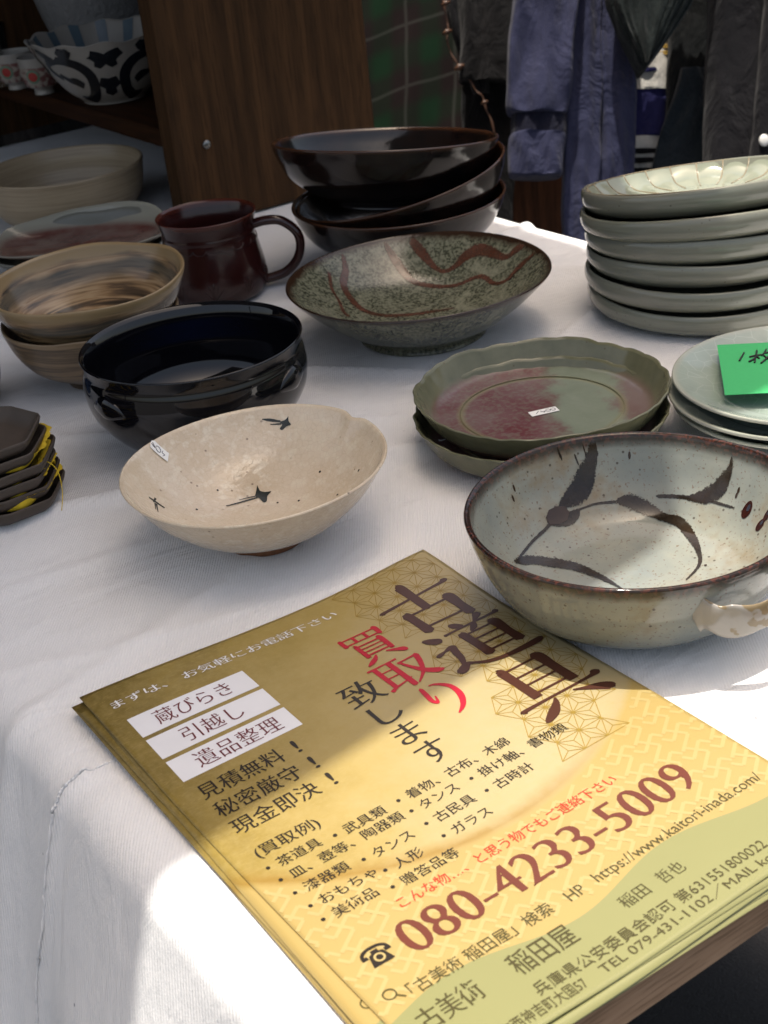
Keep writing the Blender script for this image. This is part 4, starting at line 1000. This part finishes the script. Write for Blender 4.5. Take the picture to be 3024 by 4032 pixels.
e = hung('slate_shirt', 1600, -60, 1.83, 'dark slate shirt with a pearl button at the right edge of the photo', 'shirt')
gm(e, 'shirt_body', [(1610, -160, 76), (1604, 60, 76), (1596, 240, 74), (1588, 430, 72)], 1.83, M['slate'], folds=2, amp=.004, wr=.006, seed=18, thick=.024)
gm(e, 'placket', [(1690, -160, 26), (1672, 60, 26), (1656, 240, 28), (1640, 430, 28)], 1.80, M['slate'], folds=1, amp=.001, wr=.002, seed=19, thick=.012)
bm = bmesh.new(); bmesh.ops.create_uvsphere(bm, u_segments=16, v_segments=10, radius=.0068)
c_ = at(1651, 303, 1.784)
for v_ in bm.verts: v_.co = c_ + HX * v_.co.x + CU * v_.co.y * 1.15 + CB * v_.co.z * .45
adopt(link('button', from_bm('button', bm), M['button']), e)
# brown wooden box seen under the cuff
c_ = at(1165, 470, 2.12)
wb = box_obj('wooden_stand', -.07, .07, -.02, .02, -.55, .10, M['darkwood'], None, .003); wb.location = c_; wb.rotation_euler = (0, 0, -.6)
tag(wb, 'reddish brown wooden stand below the hanging cuff of the hoodie', 'stand')

# ------------------------------------------------------------------ lettering
_cache = {}
def glyphs(body, ex=.0, ey=.0):
    """outline text as a flat mesh; ex widens upright strokes, ey thins level ones (in em)"""
    key = (body, ex, ey)
    if key in _cache: return _cache[key]
    c = bpy.data.curves.new('lettering', 'FONT'); c.body = body; c.size = 1
    o = bpy.data.objects.new('lettering', c); col.objects.link(o)
    for x in bpy.context.selected_objects: x.select_set(False)
    bpy.context.view_layer.objects.active = o; o.select_set(True)
    bpy.ops.object.convert(target='CURVE')
    polys = []
    for s in o.data.splines:
        bp = s.bezier_points; P = []
        for i in range(len(bp)):
            a, b = bp[i], bp[(i + 1) % len(bp)]
            if (a.handle_right - a.co).length < 1e-5 and (b.handle_left - b.co).length < 1e-5: P.append(a.co.copy()); continue
            P += interpolate_bezier(a.co, a.handle_right, b.handle_left, b.co, 5)[:-1]
        Q = [P[0]]
        for p in P[1:]:
            if (p - Q[-1]).length > 1e-4: Q.append(p)
        if (Q[0] - Q[-1]).length < 1e-4: Q.pop()
        polys.append(Q)
    bpy.data.objects.remove(o)
    def area(Q): return sum(a.x * b.y - b.x * a.y for a, b in zip(Q, Q[1:] + Q[:1])) / 2
    big = max(polys, key=lambda Q: abs(area(Q))); sg = 1 if area(big) > 0 else -1
    cu = bpy.data.curves.new('lettering', 'CURVE'); cu.dimensions = '2D'; cu.fill_mode = 'BOTH'
    for Q in polys:
        n_ = len(Q); out = []
        for i in range(n_):
            t1 = (Q[i] - Q[i - 1]).normalized(); t2 = (Q[(i + 1) % n_] - Q[i]).normalized()
            n1 = Vector((t1.y, -t1.x)) * sg; n2 = Vector((t2.y, -t2.x)) * sg
            dx = n1.x if abs(n1.x) > abs(n2.x) else n2.x; dy = n1.y if abs(n1.y) > abs(n2.y) else n2.y
            out.append((Q[i].x + ex * dx, Q[i].y - ey * dy))
        s = cu.splines.new('POLY'); s.points.add(n_ - 1); s.use_cyclic_u = True
        for p, (x, y) in zip(s.points, out): p.co = (x, y, 0, 1)
    o = bpy.data.objects.new('lettering', cu); col.objects.link(o)
    me = bpy.data.meshes.new_from_object(o.evaluated_get(bpy.context.evaluated_depsgraph_get()))
    bpy.data.objects.remove(o)
    r = ([tuple(v.co[:2]) for v in me.vertices], [tuple(p.vertices) for p in me.polygons]); _cache[key] = r
    return r

W_, H_ = .210, .297
def fz(x, y, k=1.0):
    """height of the top flyer over the table: a few sheets thick, corners lifting, lower edge rippled"""
    z = .0058 * math.exp(-(x / .075) ** 2 - (y / .085) ** 2) + .0050 * math.exp(-((x - W_) / .05) ** 2 - (y / .05) ** 2)
    b = sstep(-.23, -.297, y)
    z += b * (.0016 * math.exp(-((x - .165) / .03) ** 2) + .0006 * (1 + math.sin(x * 60)))
    z += .0009 * (1 + math.sin(x * 23 + y * 17))
    return z * k
def page(zf, thick=.00013, nx=84, ny=118):
    vs, fs = [], []
    for l in (0, -thick):
        for j in range(ny + 1):
            for i in range(nx + 1):
                x, y = W_ * i / nx, -H_ * j / ny; vs.append((x, y, zf(x, y) + l))
    m_ = (nx + 1) * (ny + 1)
    for j in range(ny):
        for i in range(nx):
            a = j * (nx + 1) + i; fs.append((a + nx + 1, a + nx + 2, a + 1, a)); fs.append((m_ + a, m_ + a + 1, m_ + a + nx + 2, m_ + a + nx + 1))
    bd = [i for i in range(nx + 1)] + [j * (nx + 1) + nx for j in range(1, ny + 1)] + [ny * (nx + 1) + i for i in range(nx - 1, -1, -1)] + [j * (nx + 1) for j in range(ny - 1, 0, -1)]
    for a, b in zip(bd, bd[1:] + bd[:1]): fs.append((a, b, b + m_, a + m_))
    return mesh('sheet', vs, fs)

# the printed ground of the flyer
t = MT('gold_flyer_print'); x_, y_, z_ = t.xyz()
cd2 = t.math('SQRT', t.math('ADD', t.math('POWER', t.math('SUBTRACT', x_, .105), 2), t.math('POWER', t.math('ADD', y_, .051), 2)))
nz1 = t.noise(35, 5, .65); nz2 = t.noise(260, 3, .7); scr = t.noise(120, 4, .7, t.map((1, 5, 1), rot=(0, 0, .6)), 2.0)
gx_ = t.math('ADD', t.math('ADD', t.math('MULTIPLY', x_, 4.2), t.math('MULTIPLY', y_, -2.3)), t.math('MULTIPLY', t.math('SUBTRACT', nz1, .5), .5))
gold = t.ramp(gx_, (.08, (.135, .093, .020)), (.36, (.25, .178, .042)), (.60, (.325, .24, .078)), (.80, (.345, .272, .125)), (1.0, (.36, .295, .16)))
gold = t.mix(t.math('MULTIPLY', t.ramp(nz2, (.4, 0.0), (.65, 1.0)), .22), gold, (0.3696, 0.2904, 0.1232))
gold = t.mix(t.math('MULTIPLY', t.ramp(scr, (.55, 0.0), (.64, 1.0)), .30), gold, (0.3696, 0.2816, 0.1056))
edge = t.math('ADD', t.math('ABSOLUTE', t.math('SUBTRACT', cd2, .1525)), t.math('MULTIPLY', t.math('SUBTRACT', nz1, .5), .012))
gold = t.mix(t.math('MULTIPLY', t.ramp(edge, (.0, 1.0), (.006, 0.0)), t.ramp(x_, (.10, .75), (.19, .12))), gold, (0.2376, 0.1364, 0.0229))
yel = t.mix(t.noise(18, 3), (0.3256, 0.2358, 0.0792), (0.3432, 0.2508, 0.0880))
c = t.mix(t.ramp(t.math('ADD', cd2, t.math('MULTIPLY', t.math('SUBTRACT', nz2, .5), .0012)), (.1545, 0.0), (.1555, 1.0)), gold, yel)
wv = t.math('ADD', y_, t.math('MULTIPLY', t.math('SINE', t.math('MULTIPLY', t.math('SUBTRACT', x_, .114), 58.2)), -.0045))
grn = t.mix(t.noise(22, 4), (0.1980, 0.1954, 0.0774), (0.2156, 0.2112, 0.0880))
c = t.mix(t.ramp(t.math('ADD', wv, .2605), (-.0004, 1.0), (.0004, 0.0)) if False else t.math('LESS_THAN', wv, -.2600), c, grn)
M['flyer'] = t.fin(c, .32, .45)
def ink(name, c, r=.3): return plain(name, c, r, .4, .05)
INK = {'brown': ink('dark_brown_ink', (.060, .022, .014)), 'red': ink('crimson_ink', (0.3780, 0.0054, 0.0198)), 'black': ink('black_ink', (.018, .012, .007)), 'vermilion': ink('vermilion_ink', (0.4500, 0.0315, 0.0135)),
       'white': ink('white_print', (.66, .66, .68)), 'number': ink('chestnut_ink', (0.1125, 0.0270, 0.0135)), 'olive': ink('olive_black_ink', (.055, .045, .012)), 'mauve': ink('mauve_brown_ink', (.13, .025, .03)),
       'goldline': ink('gold_line_print', (.255, .170, .034)), 'pale': ink('pale_yellow_print', (.372, .285, .115))}

def lay(vs, fs, zf, lift): return [(x, y, zf(x, y) + lift) for x, y in vs], fs
class Sheetink:
    """collects everything of one printed part, in metres on the page"""
    def __init__(s, zf): s.zf = zf; s.v = []; s.f = []; s.h = []
    def add(s, vs, fs):
        b = len(s.v); s.v += vs; s.f += [tuple(b + i for i in f) for f in fs]; return s
    def text(s, body, x0, x1, y0, y1, ex=.012, ey=.012):
        """fill the box x0..x1, y0 (lower)..y1 (upper), in mm"""
        vs, fs = glyphs(body, ex, ey)
        ax, bx = min(v[0] for v in vs), max(v[0] for v in vs); ay, by = min(v[1] for v in vs), max(v[1] for v in vs)
        return s.add([(.001 * (x0 + (x1 - x0) * (x - ax) / (bx - ax)), .001 * (y0 + (y1 - y0) * (y - ay) / (by - ay))) for x, y in vs], fs)
    def line(s, x0, y, em, body, sx=1.0, ex=.012, ey=.012):
        """plain line from x0 mm with its baseline at y mm"""
        vs, fs = glyphs(body, ex, ey); ax = min(v[0] for v in vs)
        return s.add([(.001 * (x0 + (x - ax) * em * sx), .001 * (y + q * em)) for x, q in vs], fs)
    def quad(s, pts): return s.add([(.001 * a, .001 * b) for a, b in pts], [tuple(range(len(pts)))])
    def box(s, x0, x1, y0, y1, n=10):
        vs = [(.001 * (x0 + (x1 - x0) * i / n), .001 * y) for y in (y0, (y0 + y1) / 2, y1) for i in range(n + 1)]
        return s.add(vs, [(j * (n + 1) + i, j * (n + 1) + i + 1, (j + 1) * (n + 1) + i + 1, (j + 1) * (n + 1) + i) for j in range(2) for i in range(n)])
    def seg(s, a, b, w_, n=1, lev=None):
        d = Vector((b[0] - a[0], b[1] - a[1])); L = d.length; d /= L; nn = Vector((-d.y, d.x)) * w_ / 2
        vs = []
        for i in range(n + 1):
            p = Vector(a) + d * L * i / n; vs += [tuple((p + nn) * .001), tuple((p - nn) * .001)]
        s.add(vs, [(2 * i, 2 * i + 1, 2 * i + 3, 2 * i + 2) for i in range(n)])
        if lev is not None: s.h += [lev] * (len(s.v) - len(s.h))
        return s
    def dot(s, x, y, r): return s.add([(.001 * (x + r * math.cos(2 * PI * k / 14)), .001 * (y + r * math.sin(2 * PI * k / 14))) for k in range(14)], [tuple(range(14))])
    def ring(s, x, y, r, w_):
        n = 28; vs = [(.001 * (x + q * math.cos(2 * PI * k / n)), .001 * (y + q * math.sin(2 * PI * k / n))) for q in (r - w_ / 2, r + w_ / 2) for k in range(n)]
        return s.add(vs, [(k, (k + 1) % n, n + (k + 1) % n, n + k) for k in range(n)])
    def build(s, name, m, parent, lift=.00024):
        vs, fs = lay(s.v, s.f, s.zf, lift)
        if s.h: vs = [(x, y, z + h) for (x, y, z), h in zip(vs, s.h)]
        return link(name, mesh(name, vs, fs, False), m, parent)

FX, FY = -.0034, -.0052
BZ = .0026                                                  # height of the pile under the top sheet
FG = 'gold flyers in the pile'
top = empty('flyer', (FX, FY, ZT + BZ), 0, 'gold Japanese flyer with large dark headline and phone number, on top of the pile', 'flyer', FG)
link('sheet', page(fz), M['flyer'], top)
INCIRC = lambda x, y: math.hypot(x - 105, y + 51) < 154
# hemp leaf lattice
A_ = 13.4; RH = 11.6
s = Sheetink(fz)
def keep(x, y):
    if x < 146 or y < -191 or not INCIRC(x, y) or x > 209 or y > -.5: return False
    if x < 166 and -81 < y < -63: return False
    if x < 165 and -131 < y < -111: return False
    if x < 152 and -64 < y < -50: return False
    if x > 180 and y < -166: return False
    if x > 195 and y < -140: return False
    return True
def lat(i, j): return (151.8 + A_ * i - (A_ / 2 if j % 2 else 0), -132 - RH * j)
seen = set()
for j in range(-13, 7):
    for i in range(-3, 7):
        p = lat(i, j); q = lat(i + 1, j)
        for jj in (j - 1, j + 1):
            r = lat(i + 1 if j % 2 == 0 else i, jj) if True else None
            r = min((lat(ii, jj) for ii in range(i - 2, i + 4)), key=lambda c: abs(c[0] - (p[0] + q[0]) / 2))
            ce = ((p[0] + q[0] + r[0]) / 3, (p[1] + q[1] + r[1]) / 3)
            if not keep(*ce): continue
            for v_ in (p, q, r):
                if v_[0] < 209.5 and v_[1] < -.3: s.seg(v_, ce, .42, 2, random.uniform(0, .00006))
            for a, b in ((p, q), (q, r), (r, p)):
                k_ = tuple(sorted((tuple(round(t, 1) for t in a), tuple(round(t, 1) for t in b))))
                if k_ in seen or max(a[0], b[0]) > 209.5 or max(a[1], b[1]) > -.3: continue
                seen.add(k_); s.seg(a, b, .42, 3, random.uniform(0, .00006))
s.build('hemp_leaf_pattern', INK['goldline'], top, .00008)
# key fret of the yellow ground
s = Sheetink(fz)
cs, sn = math.cos(.62), math.sin(.62); P_ = 21.0
def fr(x, y, L, horiz, lv=0):
    n_ = max(1, int(L / 2))
    for k in range(n_):
        a = (x + L * k / n_, y) if horiz else (x, y + L * k / n_); b = (x + L * (k + 1) / n_, y) if horiz else (x, y + L * (k + 1) / n_)
        A = (a[0] * cs - a[1] * sn, a[0] * sn + a[1] * cs); B = (b[0] * cs - b[1] * sn, b[0] * sn + b[1] * cs)
        mx, my = (A[0] + B[0]) / 2, (A[1] + B[1]) / 2
        if not (1.2 < mx < 208.8) or my > -1 or my < -258 or math.hypot(mx - 105, my + 51) < 157: continue
        if my < -.26e3 + 4.5 * math.sin((mx - 114) * .0582) + 1.5: continue
        s.seg(A, B, 1.75, 1, .00002 * (horiz + 2 * (lv % 2)))
for i in range(-30, 34):
    for j in range(-64, 14):
        x = i * P_ + (j % 2) * P_ / 2; y = j * P_ / 2
        fr(x, y, P_ * .62, True); fr(x + P_ * .62, y - P_ * .25, P_ * .25, False); fr(x, y, P_ * .25, False)
        fr(x + P_ * .18, y + P_ * .25, P_ * .62, True, 1); fr(x + P_ * .31, y - P_ * .25, P_ * .5, False, 1)
s.build('key_fret_pattern', INK['pale'], top, .00008)
# headline
BR = {   # brush strokes in a unit square: (x, y, half width)
 '古': [[(.0, .655, .030), (.06, .672, .022), (.5, .700, .016), (.88, .722, .020), (.95, .738, .034), (1.0, .745, .022)],
        [(.455, 1.0, .040), (.47, .965, .056), (.475, .72, .050), (.475, .41, .048)],
        [(.175, .44, .056), (.195, .40, .052), (.205, .2, .050), (.205, .02, .056), (.205, -.01, .046)],
        [(.22, .405, .016), (.5, .410, .014), (.78, .412, .016)], [(.22, .085, .016), (.5, .085, .014), (.76, .085, .016)],
        [(.745, .445, .034), (.80, .42, .064), (.80, .2, .052), (.80, .02, .058), (.80, -.01, .046)]],
 '道': [[(.44, 1.0, .024), (.475, .95, .042), (.53, .88, .030)], [(.80, 1.0, .042), (.76, .95, .034), (.69, .885, .014)],
        [(.29, .855, .020), (.4, .862, .015), (.9, .875, .018), (.975, .885, .034), (1.0, .885, .02)],
        [(.66, .86, .024), (.62, .79, .034), (.555, .735, .016)],
        [(.42, .745, .046), (.44, .70, .044), (.445, .45, .044), (.445, .24, .050), (.445, .215, .040)],
        [(.46, .705, .014), (.66, .71, .013), (.82, .712, .014)], [(.46, .565, .013), (.82, .565, .013)], [(.46, .425, .013), (.82, .425, .013)], [(.46, .270, .014), (.82, .270, .014)],
        [(.79, .74, .03), (.84, .715, .054), (.835, .45, .044), (.835, .24, .050), (.835, .215, .040)],
        [(.055, .93, .018), (.10, .885, .042), (.17, .81, .050), (.19, .775, .02)],
        [(.0, .55, .022), (.04, .565, .026), (.12, .590, .016), (.20, .605, .036), (.235, .58, .03)],
        [(.215, .60, .036), (.185, .48, .034), (.165, .36, .030), (.12, .24, .02)],
        [(.0, .15, .040), (.05, .155, .048), (.14, .215, .036), (.21, .185, .018), (.32, .105, .024), (.5, .055, .028), (.75, .045, .036), (.93, .06, .040), (1.0, .085, .022)]],
 '具': [[(.245, 1.0, .044), (.262, .965, .048), (.268, .7, .046), (.268, .40, .048), (.268, .375, .040)],
        [(.28, .955, .015), (.5, .96, .013), (.72, .962, .015)], [(.28, .785, .013), (.72, .785, .013)], [(.28, .615, .013), (.72, .615, .013)], [(.28, .440, .014), (.72, .440, .014)],
        [(.68, .99, .034), (.735, .965, .058), (.735, .7, .047), (.735, .40, .050), (.735, .375, .040)],
        [(.0, .265, .032), (.06, .280, .022), (.5, .285, .015), (.87, .292, .020), (.955, .312, .044), (1.0, .315, .028)],
        [(.375, .245, .012), (.33, .17, .030), (.22, .07, .048), (.10, .0, .030), (.06, -.015, .008)],
        [(.60, .225, .010), (.70, .165, .024), (.83, .09, .050), (.915, .02, .052), (.93, -.01, .028)]],
 '買': [[(.05, .99, .034), (.065, .95, .036), (.07, .76, .036), (.07, .74, .03)], [(.08, .955, .014), (.9, .957, .014)], [(.08, .775, .014), (.9, .775, .014)], [(.86, .985, .026), (.91, .955, .044), (.905, .77, .038), (.905, .74, .03)],
        [(.35, .955, .026), (.35, .775, .026)], [(.62, .955, .026), (.62, .775, .026)],
        [(.20, .66, .038), (.21, .62, .036), (.21, .25, .038), (.21, .22, .03)], [(.22, .625, .014), (.78, .627, .014)], [(.22, .515, .011), (.78, .515, .011)], [(.22, .40, .011), (.78, .40, .011)], [(.22, .285, .014), (.78, .285, .014)], [(.74, .655, .026), (.79, .625, .046), (.785, .25, .038), (.785, .22, .03)],
        [(.36, .215, .012), (.28, .13, .034), (.14, .05, .038), (.02, .0, .012)], [(.60, .20, .012), (.74, .135, .028), (.90, .05, .050), (.96, .0, .03)]],
 '取': [[(.0, .925, .024), (.25, .935, .015), (.52, .945, .018), (.57, .95, .026)], [(.115, .92, .036), (.115, .5, .034), (.115, .17, .034)], [(.40, .93, .038), (.40, .5, .038), (.40, .06, .040), (.40, .0, .034)],
        [(.12, .705, .013), (.40, .705, .013)], [(.12, .485, .013), (.40, .485, .013)], [(.0, .10, .034), (.1, .155, .024), (.3, .205, .015), (.47, .255, .012)],
        [(.52, .785, .022), (.7, .80, .015), (.85, .81, .022), (.91, .815, .040)], [(.895, .80, .040), (.83, .55, .036), (.70, .25, .028), (.48, .02, .012)], [(.55, .775, .018), (.62, .55, .026), (.74, .28, .042), (.90, .10, .056), (1.0, .06, .02)]],
 'り': [[(.16, 1.0, .05), (.12, .8, .06), (.08, .58, .052), (.17, .50, .035), (.27, .66, .018)], [(.42, .99, .014), (.62, .93, .03), (.84, .72, .060), (.82, .42, .072), (.60, .15, .05), (.30, .0, .016)]],
}
def brush(s, ch, x0, x1, y0, y1, fat=1.0):
    """draw a hand-lettered character of tapering strokes into the box, in mm"""
    for n_, st in enumerate(BR[ch]):
        P = catmull(st, 7); L = []; R = []
        for i, (x, y, w_) in enumerate(P):
            a = P[max(i - 1, 0)]; b = P[min(i + 1, len(P) - 1)]; d = Vector((b[0] - a[0], b[1] - a[1])); d.normalize()
            w_ = abs(w_) * fat * 1.22; L.append((x - d.y * w_, y + d.x * w_)); R.append((x + d.y * w_, y - d.x * w_))
        d0 = Vector((P[0][0] - P[1][0], P[0][1] - P[1][1])).normalized() * P[0][2] * .7; d1 = Vector((P[-1][0] - P[-2][0], P[-1][1] - P[-2][1])).normalized() * P[-1][2] * .7
        vs = []; n2 = len(P)
        for i in range(n2): vs += [L[i], P[i][:2], R[i]]
        vs += [(P[0][0] + d0.x, P[0][1] + d0.y), (P[-1][0] + d1.x, P[-1][1] + d1.y)]
        fs = []
        for i in range(n2 - 1):
            for k in range(2): fs.append((3 * i + k + 1, 3 * i + k, 3 * i + k + 3, 3 * i + k + 4))
        fs += [(3 * n2, 0, 1), (3 * n2, 1, 2), (3 * n2 + 1, 3 * n2 - 2, 3 * n2 - 3), (3 * n2 + 1, 3 * n2 - 1, 3 * n2 - 2)]
        b = len(s.v); s.v += [(.001 * (x0 + (x1 - x0) * x), .001 * (y0 + (y1 - y0) * y)) for x, y in vs]; s.f += [tuple(b + i for i in f) for f in fs]
        s.h += [.000012 * n_] * len(vs)
s = Sheetink(fz)
brush(s, '古', 156, 201, -65.5, -21); brush(s, '道', 153.5, 203, -112, -68.5); brush(s, '具', 155, 203, -164, -119)
s.build('headline_text', INK['brown'], top)
s = Sheetink(fz)
brush(s, '買', 123, 148, -71, -42, 1.1); brush(s, '取', 120, 150, -99, -73, 1.1); brush(s, 'り', 128, 146, -131, -104, 1.0)
s.build('purchase_text', INK['red'], top)
s = Sheetink(fz)
s.text('致', 98, 118, -97, -77, .010, .014); s.text('し', 101, 115, -115.5, -100, .008, .008); s.text('ま', 100, 114, -134, -119, .006, .010); s.text('す', 100, 115, -153, -137, .006, .010)
s.build('service_text', INK['black'], top)
s = Sheetink(fz)
s.text('まずは、 お気軽にお電話下さい', 9, 139, -20.5, -14, .010, .010)
s.build('call_us_text', INK['white'], top)
for (y0, y1, tx, x0, x1) in ((-48.6, -31.6, '蔵びらき', 21, 62), (-68.2, -51.3, '引越し', 25, 57), (-88.2, -71, '遺品整理', 21, 66)):
    s = Sheetink(fz); s.box(10, 73.6, y0, y1); b = s.build('white_panel', INK['white'], top, .00016)
    s = Sheetink(fz); s.text(tx, x0, x1, y0 + 3.0, y1 - 2.6, .002, .010); s.build('panel_text', INK['mauve'], b, .0003)
s = Sheetink(fz)
for k, (tx, y) in enumerate((('見積無料', -104.8), ('秘密厳守', -119.6), ('現金即決', -134.4))):
    s.text(tx, 11.5, 54.5, y - .8, y + 10.2, .006, .006)
    s.text('！' if False else '!', 61.2, 63.4, y, y + 9.6, .01, 0)
s.build('promise_text', INK['black'], top)
s = Sheetink(fz)
s.text('(買取例)', 10.8, 42, -154.6, -145.6, .006, .006)
for (x, y, tx) in ((10.6, -160.6, '茶道具'), (42.8, -162.0, '武具類'), (10.9, -170.2, '皿、壺等、陶器類'), (11.3, -180.6, '漆器類'), (43.5, -182.4, 'タンス'), (12.0, -191, 'おもちゃ'), (46.5, -193.6, '人形'), (11.7, -200.8, '美術品'), (43.1, -203.6, '贈答品等'),
                   (75.9, -161.8, '着物、古布、木綿'), (76.2, -171.0, 'タンス'), (108.4, -171.6, '掛け軸、書物類'), (76.2, -181.7, '古民具'), (108.4, -182.3, '古時計'), (77, -192.7, 'ガラス')):
    s.dot(x, y, .95); s.line(x + 4.6, y - 2.7, 7.1, tx, 1.0, .006, .005)
s.build('list_text', INK['black'], top)
s = Sheetink(fz)
s.text('こんな物…、と思う物でもご連絡下さい', 39, 154, -216.3, -209.8, .006, .006); s.build('contact_text', INK['vermilion'], top)
# telephone number, drawn as high-contrast figures
s = Sheetink(fz)
s.text('080-4233-5009', 28, 180, -240.2, -221.6, .017, .017)
s.build('phone_number', INK['number'], top)
s = Sheetink(fz)                                            # telephone sign and search sign
s.add([(.001 * x, .001 * y) for x, y in [(12.2, -235.5), (21.8, -235.5), (20.2, -229.2), (18.6, -228.6), (18.6, -227.2), (15.4, -227.2), (15.4, -228.6), (13.8, -229.2)]], [(0, 1, 2, 3, 6, 7), (3, 4, 5, 6)])
P = catmull([(11.4, -229.6), (11.8, -227.4), (14, -226.0), (17, -225.6), (20, -226.0), (22.2, -227.4), (22.6, -229.6)], 5)
for a, b in zip(P, P[1:]): s.seg(a, b, 1.5)
s.box(10.6, 13.2, -230.4, -228.6, 1); s.box(20.8, 23.4, -230.4, -228.6, 1)
s.build('telephone_sign', INK['black'], top)
s = Sheetink(fz); s.ring(17, -231.9, 1.9, .9); s.build('telephone_dial', INK['pale'], top, .0004)
s = Sheetink(fz); s.ring(9.0, -249.6, 2.5, .65); s.seg((10.9, -251.4), (13.2, -254.2), .75)
s.text('「古美術 稲田屋」検索', 15.5, 83, -256.6, -249.4, 0, 0); s.text('HP', 91, 99.5, -256.2, -250.6, .0, .004); s.text('https://www.kaitori-inada.com/', 106, 199.5, -257.2, -249.8, -.003, -.001)
s.build('web_address', INK['olive'], top)
s = Sheetink(fz)
s.text('古美術', 9.2, 36, -273.6, -262.4, .008, .010); s.text('稲田屋', 51, 80.5, -274, -262.4, 0, 0); s.build('shop_name', INK['olive'], top)
s = Sheetink(fz); s.text('稲田', 104, 117.5, -273.5, -266.6, .0, .012); s.text('哲也', 124, 136.5, -273.5, -266.6, .0, .012)
s.build('owner_name', INK['olive'], top)
s = Sheetink(fz)
s.text('兵庫県公安委員会認可 第631551800022', 50, 169, -286, -279.4, -.012, -.008)
s.text('加古川市西神吉町大国57', 14, 67, -293.4, -287.2, .0, .0); s.text('TEL 079-431-1102／MAIL kobijyutsu.inada', 75, 206, -293.6, -287.0, .0, .0)
s.build('licence_and_address', INK['olive'], top)
# the sheets underneath, slightly fanned
fan = [(-.013, -.014, -.030), (-.009, -.006, -.046), (-.004, -.007, -.016), (-.013, -.003, -.010), (-.006, -.012, .008), (-.009, -.002, -.036)]
lab = 'gold flyer under the top one, only its edges showing at the left and below'
for k, (dx, dy, rz) in enumerate(fan):
    q = empty('flyer', (0, 0, ZT + .0010 + .00022 * k), rz, lab, 'flyer', FG)
    # turn about the middle of the page, then shift
    c_ = Vector((W_ / 2, -H_ / 2)); r_ = Matrix.Rotation(rz, 2) @ c_
    q.location.x = FX + c_.x - r_.x + dx * .5; q.location.y = FY + c_.y - r_.y + dy * .35
    zz = lambda x, y, k=k: fz(x, y, .45 + .08 * k)
    link('sheet', page(zz, .00012, 42, 60), M['flyer'], q)
    if k in (0, 5):
        s = Sheetink(zz); s.ring(9.0, -249.6, 2.5, .65); s.seg((10.9, -251.4), (13.2, -254.2), .75); s.text('古', 9.2, 17.5, -273.6, -262.4, .008, .010)
        s.build('web_address', INK['olive'], q, .00006)
